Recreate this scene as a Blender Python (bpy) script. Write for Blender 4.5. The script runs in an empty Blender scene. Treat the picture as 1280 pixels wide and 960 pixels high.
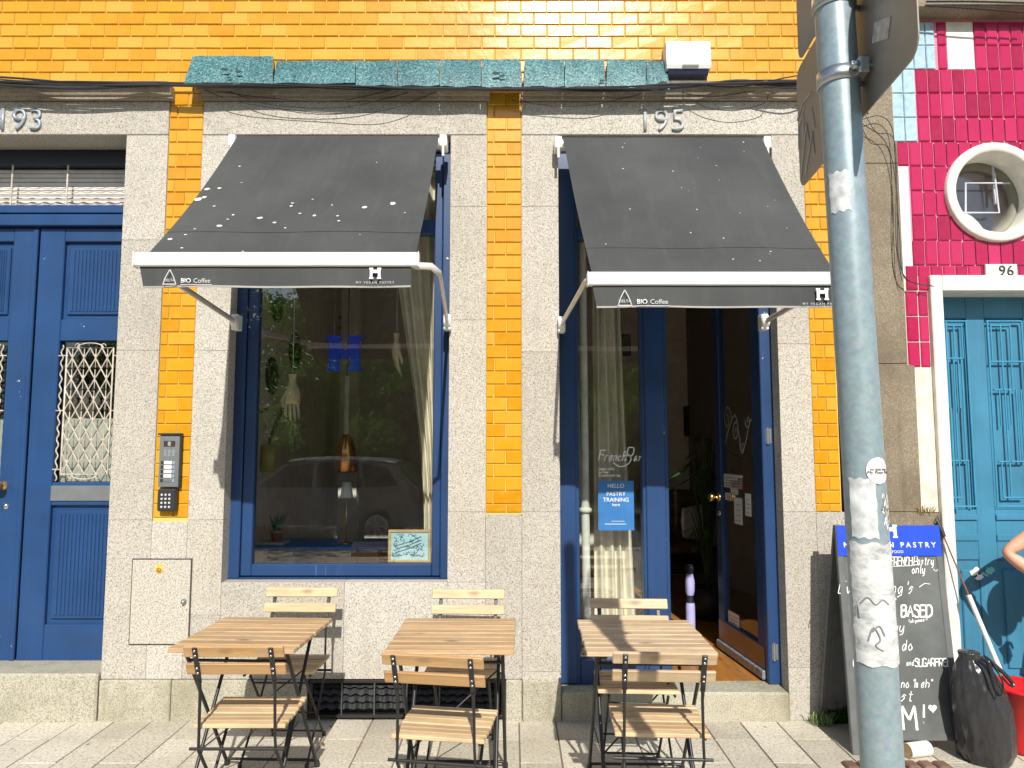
import bpy, bmesh, math, random
from mathutils import Vector, Matrix
random.seed(7)
R = math.radians
PI = math.pi
SC = bpy.context.scene
COL = SC.collection

# ------------------------------------------------------------------ camera, sky, sun, exposure
FPX, HOR, CAMZ = 880.0, 555.0, 1.58          # focal length in photo pixels, horizon row, eye height
PITCH = math.atan((HOR - 480) / FPX)
cam_d = bpy.data.cameras.new('camera'); cam = bpy.data.objects.new('camera', cam_d); COL.objects.link(cam)
cam.location = (0, 0, CAMZ); cam.rotation_euler = (PI / 2 + PITCH, 0, 0)
cam_d.sensor_width = 36; cam_d.lens = 36 * FPX / 1280; cam_d.clip_end = 500; cam_d.clip_start = .05
SC.camera = cam
SUN = Vector((.10, -1.0, .80)).normalized()   # towards the sun
W = bpy.data.worlds.new('World'); SC.world = W; W.use_nodes = True
nt = W.node_tree; nt.nodes.clear()
sky = nt.nodes.new('ShaderNodeTexSky'); sky.sky_type = 'NISHITA'; sky.sun_disc = False
sky.sun_elevation = math.asin(SUN.z); sky.sun_rotation = math.atan2(SUN.x, SUN.y)
bg = nt.nodes.new('ShaderNodeBackground'); bg.inputs['Strength'].default_value = .10
wo = nt.nodes.new('ShaderNodeOutputWorld')
nt.links.new(sky.outputs[0], bg.inputs[0]); nt.links.new(bg.outputs[0], wo.inputs[0])
sd = bpy.data.lights.new('sun', 'SUN'); sd.energy = 4.6; sd.angle = R(.55); sd.color = (1, .95, .86)
so = bpy.data.objects.new('sun', sd); COL.objects.link(so)
so.rotation_euler = SUN.to_track_quat('Z', 'Y').to_euler(); so.location = SUN * 30
vs = SC.view_settings
vs.view_transform = 'Standard'; vs.look = 'None'; vs.gamma = 1; vs.use_curve_mapping = False; vs.exposure = .30
SC.cycles.max_bounces = 8; SC.cycles.transparent_max_bounces = 16

# ------------------------------------------------------------------ measuring
def at(px, py, Y):
    """point of the scene at distance Y seen at photo pixel (px, py)"""
    a = (px - 640) / FPX; b = (480 - py) / FPX
    d = Vector((a, math.cos(PITCH) - b * math.sin(PITCH), math.sin(PITCH) + b * math.cos(PITCH)))
    return Vector((0, 0, CAMZ)) + d * (Y / d.y)
def X(px, py, Y): return at(px, py, Y).x
def Z(py, Y, px=640): return at(px, py, Y).z
D = 4.19                                       # facade plane

# ------------------------------------------------------------------ mesh building
class MB:
    def __init__(s): s.v = []; s.f = []; s.m = []; s.t = []; s.sm = []
    def face(s, pts, mi=0, tint=.5, smooth=False):
        i = len(s.v); s.v += [tuple(p) for p in pts]
        s.f.append(tuple(range(i, i + len(pts)))); s.m.append(mi); s.t.append(tint); s.sm.append(smooth)
    def add(s, vs, fs, mi=0, tint=.5, smooth=False):
        i = len(s.v); s.v += [tuple(p) for p in vs]
        for f in fs:
            s.f.append(tuple(k + i for k in f)); s.m.append(mi); s.t.append(tint); s.sm.append(smooth)
    def box(s, x0, x1, y0, y1, z0, z1, mi=0, tint=.5, M=None):
        vs = [Vector(p) for p in ((x0,y0,z0),(x1,y0,z0),(x1,y1,z0),(x0,y1,z0),(x0,y0,z1),(x1,y0,z1),(x1,y1,z1),(x0,y1,z1))]
        if M: vs = [M @ p for p in vs]
        s.add(vs, [(0,3,2,1),(4,5,6,7),(0,1,5,4),(1,2,6,5),(2,3,7,6),(3,0,4,7)], mi, tint)
        return s
    def cbox(s, x0, x1, y0, y1, z0, z1, c=.004, mi=0, tint=.5, M=None):
        """box with chamfered edges"""
        b = bmesh.new(); bmesh.ops.create_cube(b, size=1)
        for v in b.verts: v.co = Vector((x0 + (v.co.x + .5) * (x1 - x0), y0 + (v.co.y + .5) * (y1 - y0), z0 + (v.co.z + .5) * (z1 - z0)))
        bmesh.ops.bevel(b, geom=b.edges[:], offset=c, segments=1, affect='EDGES', profile=.5)
        b.verts.index_update()
        s.add([(M @ v.co) if M else v.co.copy() for v in b.verts], [tuple(v.index for v in f.verts) for f in b.faces], mi, tint)
        b.free(); return s
    def tube(s, pts, r, n=8, mi=0, tint=.5, cap=True, flat=None):
        """round (or flat = (a, b) elliptic) rod through the points; r may be a list"""
        pts = [Vector(p) for p in pts]; k = len(pts)
        rs = r if isinstance(r, (list, tuple)) else [r] * k
        up = None; rings = []
        for i, p in enumerate(pts):
            d = (pts[min(i + 1, k - 1)] - pts[max(i - 1, 0)]).normalized()
            if up is None:
                up = Vector((0, 0, 1)) if abs(d.z) < .9 else Vector((0, 1, 0))
            u = d.cross(up)
            if u.length < 1e-6: u = d.orthogonal()
            u.normalize(); w = u.cross(d).normalized(); up = w
            rings.append([p + (u * math.cos(2 * PI * j / n) * (flat[0] if flat else 1) + w * math.sin(2 * PI * j / n) * (flat[1] if flat else 1)) * rs[i] for j in range(n)])
        vs = [v for q in rings for v in q]; fs = []
        for i in range(k - 1):
            for j in range(n):
                a = i * n + j; b = i * n + (j + 1) % n
                fs.append((a, b, b + n, a + n))
        s.add(vs, fs, mi, tint, n > 5)
        if cap: s.face(rings[0][::-1], mi, tint); s.face(rings[-1], mi, tint)
        return s
    def prism(s, poly, fn, h, mi=0, tint=.5):
        """poly in a plane mapped by fn(u, v, w), w from 0 to h"""
        a = [fn(u, v, 0) for u, v in poly]; b = [fn(u, v, h) for u, v in poly]; n = len(poly)
        s.face(a[::-1], mi, tint); s.face(b, mi, tint)
        for i in range(n): s.face((a[i], a[(i+1) % n], b[(i+1) % n], b[i]), mi, tint)
        return s
    def lathe(s, prof, c, n=20, mi=0, tint=.5, axis='z', M=None):
        rings = []
        for r, h in prof:
            q = []
            for j in range(n):
                a = 2 * PI * j / n
                p = Vector((r * math.cos(a), r * math.sin(a), h)) if axis == 'z' else Vector((r * math.cos(a), h, r * math.sin(a)))
                if M: p = M @ p
                q.append(Vector(c) + p)
            rings.append(q)
        vs = [v for q in rings for v in q]; fs = []
        for i in range(len(prof) - 1):
            for j in range(n):
                a = i * n + j; b = i * n + (j + 1) % n
                fs.append((a, b, b + n, a + n))
        s.add(vs, fs, mi, tint, True); return s
    def grid(s, fn, nu, nv, mi=0, tint=.5, th=None):
        """sheet fn(u, v) with u, v in 0..1; th = vector that gives it a thickness"""
        P0 = [[Vector(fn(i / nu, j / nv)) for j in range(nv + 1)] for i in range(nu + 1)]
        def put(Q, flip):
            vs = [p for r in Q for p in r]; fs = []
            for i in range(nu):
                for j in range(nv):
                    a = i * (nv + 1) + j; q = (a, a + 1, a + nv + 2, a + nv + 1)
                    fs.append(q[::-1] if flip else q)
            s.add(vs, fs, mi, tint, True)
        put(P0, True)
        if th is not None:
            th = Vector(th); P1 = [[p + th for p in r] for r in P0]; put(P1, False)
            ed = [(i, 0) for i in range(nu)] + [(nu, j) for j in range(nv)] + [(i, nv) for i in range(nu, 0, -1)] + [(0, j) for j in range(nv, 0, -1)]
            for k in range(len(ed)):
                a = ed[k]; b = ed[(k + 1) % len(ed)]
                s.face((P0[a[0]][a[1]], P0[b[0]][b[1]], P1[b[0]][b[1]], P1[a[0]][a[1]]), mi, tint)
        return s
    def build(s, name, mats, parent=None):
        me = bpy.data.meshes.new(name); me.from_pydata(s.v, [], s.f); me.validate()
        if not isinstance(mats, (list, tuple)): mats = [mats]
        for m in mats: me.materials.append(m)
        if len(me.polygons) == len(s.m):
            me.polygons.foreach_set('material_index', s.m); me.polygons.foreach_set('use_smooth', s.sm)
            a = me.attributes.new('tint', 'FLOAT', 'FACE'); a.data.foreach_set('value', s.t)
        b = bmesh.new(); b.from_mesh(me); bmesh.ops.recalc_face_normals(b, faces=b.faces[:]); b.to_mesh(me); b.free()
        return link(name, me, parent)

BASE = {}
def link(name, data, parent=None):
    o = bpy.data.objects.new(name, data); COL.objects.link(o)
    if parent is not None:
        o.parent = parent
        if parent.name in BASE: o.matrix_parent_inverse = Matrix.Translation(-BASE[parent.name])
    return o
def tag(o, label=None, cat=None, group=None, kind=None):
    if label: o['label'] = label
    if cat: o['category'] = cat
    if group: o['group'] = group
    if kind: o['kind'] = kind
    return o
def thing(name, label, cat, base=(0, 0, 0), group=None):
    o = bpy.data.objects.new(name, None); COL.objects.link(o); o.empty_display_size = .1
    o.location = base; BASE[o.name] = Vector(base)
    return tag(o, label, cat, group)
def copy_tree(o, parent=None):
    c = o.copy(); COL.objects.link(c)
    if parent is not None: c.parent = parent
    for ch in list(o.children): copy_tree(ch, c)
    return c

# ------------------------------------------------------------------ materials
def nmat(name):
    m = bpy.data.materials.new(name); m.use_nodes = True
    return m, m.node_tree, m.node_tree.nodes['Principled BSDF']
def N(t, kind, **kw):
    n = t.nodes.new('ShaderNode' + kind)
    for k, v in kw.items():
        if k in n.inputs.keys(): n.inputs[k].default_value = v
        else: setattr(n, k, v)
    return n
def ramp(t, fac, stops, interp='LINEAR'):
    r = t.nodes.new('ShaderNodeValToRGB'); r.color_ramp.interpolation = interp
    e = r.color_ramp.elements
    while len(e) < len(stops): e.new(.5)
    for el, (p, c) in zip(e, stops): el.position = p; el.color = c if len(c) == 4 else (*c, 1)
    t.links.new(fac, r.inputs[0]); return r.outputs[0]
def coords(t, scale=(1, 1, 1), kind='Object'):
    tc = N(t, 'TexCoord'); mp = N(t, 'Mapping'); mp.inputs['Scale'].default_value = scale
    t.links.new(tc.outputs[kind], mp.inputs[0]); return mp.outputs[0]
def noise(t, vec, scale, detail=4, rough=.55):
    n = N(t, 'TexNoise', Scale=scale, Detail=detail, Roughness=rough); t.links.new(vec, n.inputs['Vector']); return n.outputs['Fac']
def mix(t, fac, a, b, mode='MIX'):
    m = t.nodes.new('ShaderNodeMix'); m.data_type = 'RGBA'; m.blend_type = mode
    for k, q in ((0, fac), (6, a), (7, b)):
        if hasattr(q, 'links'): t.links.new(q, m.inputs[k])
        elif k == 0: m.inputs[0].default_value = q
        else: m.inputs[k].default_value = q if len(q) == 4 else (*q, 1)
    return m.outputs[2]
def bump(t, bs, h, strength=.3, dist=.01):
    b = N(t, 'Bump', Strength=strength, Distance=dist); t.links.new(h, b.inputs['Height']); t.links.new(b.outputs[0], bs.inputs['Normal'])
def attr(t, name='tint'):
    a = N(t, 'Attribute', attribute_name=name); return a.outputs['Fac']

def plain(name, c, rough=.5, metal=0, var=.12, vs_=9, bmp=0, bs_=60, spec=.5, tint=0):
    m, t, b = nmat(name)
    v = coords(t); f = noise(t, v, vs_, 5)
    lo = [max(0, x * (1 - var)) for x in c]; hi = [min(1, x * (1 + var)) for x in c]
    col = ramp(t, f, [(.3, lo), (.7, hi)])
    if tint:
        tr = ramp(t, attr(t), [(0, (1 - tint,) * 3), (1, (1, 1, 1))]); col = mix(t, 1, col, tr, 'MULTIPLY')
    t.links.new(col, b.inputs['Base Color'])
    b.inputs['Roughness'].default_value = rough; b.inputs['Metallic'].default_value = metal; b.inputs['Specular IOR Level'].default_value = spec
    if bmp: bump(t, b, noise(t, v, bs_, 4), bmp, .004)
    return m

def granite(name, light, dark, stain=(.30, .27, .21), stain_amt=.35, sc=135, brown=(.45, .37, .27)):
    m, t, b = nmat(name); v = coords(t)
    n1 = noise(t, v, sc, 3, .7); n2 = noise(t, v, sc * .5, 2, .5); n3 = noise(t, v, 1.7, 7, .65); n5 = noise(t, coords(t, (9, 9, .7)), 1.1, 5, .6)
    mid = [d * .3 + l * .7 for d, l in zip(dark, light)]
    sp = ramp(t, n1, [(.33, [d * .8 + l * .2 for d, l in zip(dark, light)]), (.45, mid), (.53, light), (.68, [min(1, x * 1.16) for x in light])])
    br = ramp(t, n2, [(.56, (0, 0, 0)), (.68, (.4, .4, .4))])
    c = mix(t, br, sp, brown)
    n4 = noise(t, v, sc * .8, 1); c = mix(t, ramp(t, n4, [(.70, (0, 0, 0)), (.76, (.7, .7, .7))]), c, dark)
    st = ramp(t, n3, [(.46, (0, 0, 0)), (.72, (stain_amt,) * 3)]); c = mix(t, st, c, stain)
    st2 = ramp(t, n5, [(.56, (0, 0, 0)), (.75, (stain_amt * .8,) * 3)]); c = mix(t, st2, c, stain)
    tr = ramp(t, attr(t), [(0, (.84, .83, .82)), (.5, (.95, .935, .91)), (1, (1.0, 1.0, 1.0))]); c = mix(t, 1, c, tr, 'MULTIPLY')
    t.links.new(c, b.inputs['Base Color']); b.inputs['Roughness'].default_value = .78; b.inputs['Specular IOR Level'].default_value = .25
    bump(t, b, n1, .22, .004); return m

def glaze(name, lo, mid, hi, rough=.2):
    m, t, b = nmat(name); v = coords(t)
    c = ramp(t, attr(t), [(0, lo), (.5, mid), (1, hi)])
    n = noise(t, v, 22, 4); n2 = noise(t, v, 90, 2)
    c = mix(t, ramp(t, n, [(.35, (0, 0, 0)), (.8, (.35, .35, .35))]), c, hi)
    c = mix(t, ramp(t, n2, [(.62, (0, 0, 0)), (.72, (.5, .5, .5))]), c, lo)
    t.links.new(c, b.inputs['Base Color']); b.inputs['Roughness'].default_value = rough
    bump(t, b, noise(t, v, 26, 2), .12, .006); return m

def wood(name, a, c_, rough=.55, axis=0):
    m, t, b = nmat(name)
    s = [26, 26, 26]; s[axis] = 1.6
    v = coords(t, s)
    ad = t.nodes.new('ShaderNodeVectorMath'); ad.operation = 'ADD'; t.links.new(v, ad.inputs[0])
    at_ = attr(t); sc = t.nodes.new('ShaderNodeMath'); sc.operation = 'MULTIPLY'; sc.inputs[1].default_value = 37; t.links.new(at_, sc.inputs[0])
    t.links.new(sc.outputs[0], ad.inputs[1])
    n = noise(t, ad.outputs[0], 1.2, 6, .65); n2 = noise(t, ad.outputs[0], 5, 3)
    col = ramp(t, n, [(.3, a), (.5, [(x + y) / 2 for x, y in zip(a, c_)]), (.68, c_)])
    col = mix(t, ramp(t, n2, [(.58, (0, 0, 0)), (.75, (.45, .45, .45))]), col, [x * .5 for x in a])
    vo = N(t, 'TexVoronoi', Scale=1.0); sk = [9, 9, 9]; sk[axis] = 3.5
    a2 = t.nodes.new('ShaderNodeVectorMath'); a2.operation = 'ADD'; t.links.new(coords(t, sk), a2.inputs[0]); t.links.new(sc.outputs[0], a2.inputs[1]); t.links.new(a2.outputs[0], vo.inputs['Vector'])
    col = mix(t, ramp(t, vo.outputs['Distance'], [(.05, (.75, .75, .75)), (.16, (0, 0, 0))]), col, [x * .42 for x in a])
    g3 = noise(t, coords(t, [55 if i != axis else 2 for i in range(3)]), 1, 4, .7); col = mix(t, ramp(t, g3, [(.5, (0, 0, 0)), (.72, (.5, .5, .5))]), col, [x * .62 for x in a])
    tr = ramp(t, at_, [(0, (.72, .69, .66)), (1, (1, 1, 1))]); col = mix(t, 1, col, tr, 'MULTIPLY')
    wn = noise(t, coords(t, (3, 3, 3)), 2.4, 5, .7); col = mix(t, ramp(t, wn, [(.5, (0, 0, 0)), (.75, (.5, .5, .5))]), col, (.30, .25, .19))
    t.links.new(col, b.inputs['Base Color']); b.inputs['Roughness'].default_value = rough
    bump(t, b, n, .25, .002); return m

def paint(name, c, rough=.35, chips=(.75, .75, .73), chip_at=.69, axis=2):
    m, t, b = nmat(name); v = coords(t)
    f = noise(t, v, 3.2, 5); col = ramp(t, f, [(.3, [x * .82 for x in c]), (.7, [x * 1.12 for x in c])])
    s = [60, 60, 60]; s[axis] = 2
    g = noise(t, coords(t, s), 1.3, 3); col = mix(t, .12, col, mix(t, g, (0, 0, 0), (1, 1, 1)), 'OVERLAY')
    ch = noise(t, v, 34, 5, .75); ch2 = noise(t, v, 2.3, 2)
    mu = t.nodes.new('ShaderNodeMath'); mu.operation = 'MULTIPLY'; t.links.new(ch, mu.inputs[0]); t.links.new(ch2, mu.inputs[1])
    mask = ramp(t, mu.outputs[0], [(.425, (0, 0, 0)), (.44, (1, 1, 1))]) if chip_at < .9 else None
    if mask:
        col = mix(t, mask, col, chips)
        s2 = [90, 90, 90]; s2[axis] = 2.5
        sn = noise(t, coords(t, s2), 1, 2, .6); m2 = t.nodes.new('ShaderNodeMath'); m2.operation = 'MULTIPLY'; t.links.new(sn, m2.inputs[0]); t.links.new(noise(t, v, 1.4, 3, .6), m2.inputs[1])
        col = mix(t, ramp(t, m2.outputs[0], [(.43, (0, 0, 0)), (.46, (.55, .55, .55))]), col, [min(1, x * 2.2 + .08) for x in c])
        dn = noise(t, v, 6, 6, .7); col = mix(t, ramp(t, dn, [(.5, (0, 0, 0)), (.78, (.4, .4, .4))]), col, [x * .6 + .02 for x in c])
    t.links.new(col, b.inputs['Base Color']); b.inputs['Roughness'].default_value = rough
    bump(t, b, g, .1, .002); return m

def glass(name, tint=(.95, .97, .96), r0=.055, extra=0):
    m = bpy.data.materials.new(name); m.use_nodes = True; t = m.node_tree; t.nodes.clear()
    lw = N(t, 'LayerWeight', Blend=.5); p = t.nodes.new('ShaderNodeMath'); p.operation = 'POWER'; p.inputs[1].default_value = 5; t.links.new(lw.outputs['Facing'], p.inputs[0])
    ma = t.nodes.new('ShaderNodeMath'); ma.operation = 'MULTIPLY_ADD'; ma.inputs[1].default_value = 1 - r0; ma.inputs[2].default_value = r0; t.links.new(p.outputs[0], ma.inputs[0])
    tr = N(t, 'BsdfTransparent', Color=(*tint, 1)); gl = N(t, 'BsdfGlossy', Roughness=0.0); gl.inputs[0].default_value = (1, 1, 1, 1)
    mx = N(t, 'MixShader'); t.links.new(ma.outputs[0], mx.inputs[0]); t.links.new(tr.outputs[0], mx.inputs[1]); t.links.new(gl.outputs[0], mx.inputs[2])
    o = N(t, 'OutputMaterial'); t.links.new(mx.outputs[0], o.inputs[0]); return m

def emit(name, c, s):
    m, t, b = nmat(name); b.inputs['Base Color'].default_value = (*c, 1)
    b.inputs['Emission Color'].default_value = (*c, 1); b.inputs['Emission Strength'].default_value = s; return m

M = {}
M['granite'] = granite('granite', (.56, .53, .475), (.11, .10, .09), stain_amt=.32, sc=120)
M['granite_base'] = granite('granite_base', (.50, .475, .39), (.11, .105, .085), (.21, .20, .12), .7)
M['granite_old'] = granite('granite_old', (.28, .24, .175), (.12, .10, .075), (.12, .09, .06), .7)
M['moulding'] = granite('moulding', (.44, .39, .32), (.16, .14, .12), (.14, .12, .1), .7)
M['tile_y'] = glaze('yellow_glaze', (.54, .235, .004), (.61, .305, .012), (.66, .375, .06))
M['grout_y'] = plain('yellow_grout', (.68, .47, .13), .8, bmp=.3)
M['tile_r'] = glaze('crimson_glaze', (.29, .005, .045), (.41, .009, .07), (.50, .025, .11))
M['grout_r'] = plain('pink_grout', (.70, .24, .34), .8)
M['pale_blue'] = plain('pale_blue_plaster', (.36, .52, .60), .75, bmp=.4, var=.18, vs_=30)
M['plaster'] = plain('old_plaster', (.68, .62, .52), .85, var=.22, vs_=14, bmp=.6, bs_=40)
M['white_stone'] = plain('white_painted_stone', (.74, .71, .64), .7, var=.12, vs_=12, bmp=.3)
M['blue'] = paint('blue_paint', (.012, .054, .165), .42)
M['blue_shop'] = paint('shop_blue_paint', (.014, .05, .15), .4)
M['blue_dark'] = plain('dark_blue_paint', (.016, .02, .035), .45)
M['teal'] = paint('teal_paint', (.045, .20, .325), .45, chip_at=1)
M['teal_bar'] = plain('teal_bar_paint', (.045, .26, .42), .45)
M['grille'] = plain('weathered_grille_paint', (.52, .46, .38), .6, var=.3, vs_=30)
M['steel'] = plain('brushed_steel', (.50, .53, .55), .35, .9)
M['brass'] = plain('brass', (.70, .46, .16), .25, .95)
M['chrome'] = plain('chrome', (.75, .75, .75), .12, 1)
M['black'] = plain('black_metal', (.018, .018, .019), .42)
M['blackp'] = plain('black_plastic', (.025, .025, .028), .5)
M['rubber'] = plain('cable_rubber', (.03, .03, .035), .55)
M['white'] = plain('white_enamel', (.82, .82, .80), .35, var=.05)
M['alu'] = plain('white_aluminium', (.66, .64, .60), .4, .2)
M['teal_slab'] = None
M['paper'] = plain('white_paper', (.80, .79, .76), .7, var=.06)
M['ink'] = plain('black_ink', (.03, .03, .03), .7)
M['grey_ink'] = plain('grey_ink', (.3, .3, .3), .7)
M['white_print'] = plain('white_print', (.80, .80, .80), .6, var=.04)
M['grey_print'] = plain('pale_grey_print', (.55, .56, .56), .6, var=.04)
M['red'] = plain('red_plastic', (.62, .012, .015), .3)
M['redp'] = plain('red_paper', (.5, .03, .03), .6)
M['blue_card'] = plain('blue_card', (.03, .16, .42), .45)
M['bright_blue'] = plain('bright_blue_print', (.008, .06, .62), .4)
M['curtain'] = plain('beige_cloth', (.78, .71, .57), .9, bmp=.2, bs_=300)
M['copper'] = plain('copper', (.72, .34, .12), .25, .9)
M['handwood'] = plain('pale_carved_wood', (.66, .54, .34), .5)
M['terracotta'] = plain('terracotta', (.48, .20, .10), .8)
M['leaf'] = plain('leaf_green', (.05, .13, .025), .5, var=.5, tint=.5)
def leafy(name, c):
    m = plain(name, c, .5, var=.5, tint=.5); t = m.node_tree; b = t.nodes['Principled BSDF']; o = t.nodes['Material Output']
    tr = N(t, 'BsdfTranslucent', Color=(c[0] * 2.2, c[1] * 2.0, c[2] * 1.2, 1)); mx = N(t, 'MixShader'); mx.inputs[0].default_value = .5
    t.links.new(b.outputs[0], mx.inputs[1]); t.links.new(tr.outputs[0], mx.inputs[2]); t.links.new(mx.outputs[0], o.inputs[0]); return m
M['tree_leaf'] = leafy('tree_leaf', (.07, .15, .025))
M['leaf_pale'] = plain('pale_leaf', (.25, .34, .14), .5, var=.4, tint=.4)
M['bark'] = plain('bark', (.12, .09, .06), .9, bmp=.6)
M['inwall'] = plain('interior_plaster', (.78, .73, .64), .85)
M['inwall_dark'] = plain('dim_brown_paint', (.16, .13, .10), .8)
M['ceiling'] = plain('interior_ceiling', (.8, .77, .7), .9)
M['glass'] = glass('window_glass', r0=.085)
M['glass2'] = glass('dusty_glass', (.80, .82, .80), .08)
M['board'] = plain('chalkboard_grey', (.105, .113, .11), .7, var=.25, vs_=6)
M['board_frame'] = plain('grey_board_frame', (.115, .12, .12), .55, var=.2)
M['chalk'] = plain('white_chalk', (.80, .80, .78), .9, var=.15, vs_=90)
M['dropping'] = plain('dried_dropping', (.62, .62, .6), .9, var=.4, vs_=60)
M['skin'] = plain('skin', (.62, .33, .22), .5, var=.06)
M['hair'] = plain('dark_hair', (.04, .025, .015), .5)
M['cloth_grey'] = plain('grey_cotton', (.16, .17, .19), .9)
M['denim'] = plain('denim', (.05, .08, .15), .9)
M['cushion'] = plain('pale_cushion', (.5, .46, .4), .9)
M['lavender'] = plain('lavender_sunlit', (.42, .42, .75), .4)
M['yellow'] = plain('yellow_sticker', (.80, .50, .03), .5)
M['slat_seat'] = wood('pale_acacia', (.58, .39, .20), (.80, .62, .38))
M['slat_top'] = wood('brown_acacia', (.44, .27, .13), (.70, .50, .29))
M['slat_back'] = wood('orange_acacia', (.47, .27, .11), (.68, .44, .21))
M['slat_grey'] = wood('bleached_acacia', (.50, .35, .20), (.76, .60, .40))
M['floor_wood'] = wood('orange_floor_boards', (.34, .13, .025), (.55, .24, .05), .3, 1)
M['oak'] = wood('pale_oak', (.5, .34, .16), (.68, .5, .28))
M['dark_wood'] = wood('dark_wood', (.07, .04, .02), (.14, .08, .045))

def fabric():
    m, t, b = nmat('charcoal_canvas'); v = coords(t)
    n = noise(t, v, 1.6, 6, .6); c = ramp(t, n, [(.3, (.048, .051, .052)), (.72, (.078, .081, .081))])
    st = noise(t, coords(t, (14, 2, 2)), 1.2, 5, .65); c = mix(t, ramp(t, st, [(.52, (0, 0, 0)), (.75, (.2, .2, .2))]), c, (.12, .12, .115))
    d = noise(t, v, 60, 4, .75); c = mix(t, ramp(t, d, [(.68, (0, 0, 0)), (.78, (.4, .4, .4))]), c, (.26, .26, .25))
    t.links.new(c, b.inputs['Base Color']); b.inputs['Roughness'].default_value = .8; b.inputs['Specular IOR Level'].default_value = .25
    bump(t, b, noise(t, coords(t, (7, 1.2, 1.2)), 1, 3), .35, .02); return m
M['canvas'] = fabric()
def teal_slab():
    m, t, b = nmat('turquoise_crackle'); v = coords(t)
    n = noise(t, v, 75, 3, .75); n2 = noise(t, v, 6, 4)
    c = ramp(t, n, [(.36, (.008, .03, .035)), (.44, (.045, .15, .165)), (.58, (.085, .235, .245)), (.68, (.30, .43, .41))])
    c = mix(t, ramp(t, n2, [(.4, (0, 0, 0)), (.7, (.6, .6, .6))]), c, (.10, .34, .42), 'MULTIPLY')
    vo = N(t, 'TexVoronoi', Scale=42.0); vo.feature = 'F1'; t.links.new(v, vo.inputs['Vector'])
    k = ramp(t, vo.outputs['Distance'], [(.05, (1, 1, 1)), (.17, (0, 0, 0))])
    kn = noise(t, v, 17, 1); kk = ramp(t, kn, [(.5, (0, 0, 0)), (.58, (1, 1, 1))])
    c = mix(t, mix(t, 1, k, kk, 'MULTIPLY'), c, (.015, .05, .06))
    t.links.new(c, b.inputs['Base Color']); b.inputs['Roughness'].default_value = .3
    bump(t, b, n, .6, .006); return m
M['teal_slab'] = teal_slab()
def galv():
    m, t, b = nmat('galvanised_steel'); v = coords(t)
    vo = N(t, 'TexVoronoi', Scale=130.0); t.links.new(v, vo.inputs['Vector'])
    n = noise(t, v, 60, 3); c = ramp(t, n, [(.3, (.255, .335, .365)), (.7, (.335, .42, .455))])
    c = mix(t, .10, c, vo.outputs['Color'], 'SOFT_LIGHT')
    t.links.new(c, b.inputs['Base Color']); b.inputs['Metallic'].default_value = .25; b.inputs['Roughness'].default_value = .38
    bump(t, b, n, .05, .002); return m
M['galv'] = galv()
M['plate'] = plain('bare_sign_plate', (.30, .27, .23), .45, .3, var=.12, vs_=5)
def bag_mat():
    m, t, b = nmat('black_polythene'); v = coords(t, (1, 1, .35))
    b.inputs['Base Color'].default_value = (.028, .028, .03, 1); b.inputs['Roughness'].default_value = .24
    rn = N(t, 'TexNoise', Scale=7.0, Detail=4.0, Roughness=.5); rn.noise_type = 'RIDGED_MULTIFRACTAL'; t.links.new(v, rn.inputs['Vector'])
    n = noise(t, v, 8, 3, .55); b2 = N(t, 'Bump', Strength=.55, Distance=.02); t.links.new(rn.outputs['Fac'], b2.inputs['Height'])
    b1 = N(t, 'Bump', Strength=.8, Distance=.05); t.links.new(n, b1.inputs['Height']); t.links.new(b2.outputs[0], b1.inputs['Normal']); t.links.new(b1.outputs[0], b.inputs['Normal']); return m
M['bag'] = bag_mat()
def pave():
    m, t, b = nmat('pale_paving'); v = coords(t)
    n = noise(t, v, 70, 3, .65); n3 = noise(t, v, 2.0, 6, .65)
    c = ramp(t, n, [(.34, (.34, .305, .25)), (.48, (.60, .555, .46)), (.65, (.67, .625, .53))])
    c = mix(t, ramp(t, n3, [(.45, (0, 0, 0)), (.75, (.6, .6, .6))]), c, (.36, .32, .24))
    gv = N(t, 'TexVoronoi', Scale=5.0); gv.feature = 'F1'; t.links.new(coords(t, (1, 1, .01)), gv.inputs['Vector'])
    c = mix(t, ramp(t, gv.outputs['Distance'], [(.05, (.7, .7, .7)), (.075, (0, 0, 0))]), c, (.13, .115, .09))
    gn = noise(t, v, 26, 5, .75); c = mix(t, ramp(t, gn, [(.60, (0, 0, 0)), (.72, (.45, .45, .45))]), c, (.25, .215, .16))
    tr = ramp(t, attr(t), [(0, (.74, .73, .71)), (1, (1.0, 1.0, 1.0))]); c = mix(t, 1, c, tr, 'MULTIPLY')
    t.links.new(c, b.inputs['Base Color']); b.inputs['Roughness'].default_value = .85; bump(t, b, n, .4, .004); return m
M['pave'] = pave()
M['asphalt'] = plain('asphalt', (.05, .05, .052), .9, var=.3, vs_=40, bmp=.6, bs_=120)
M['grass'] = plain('lawn', (.06, .12, .02), .9, var=.4)

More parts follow.
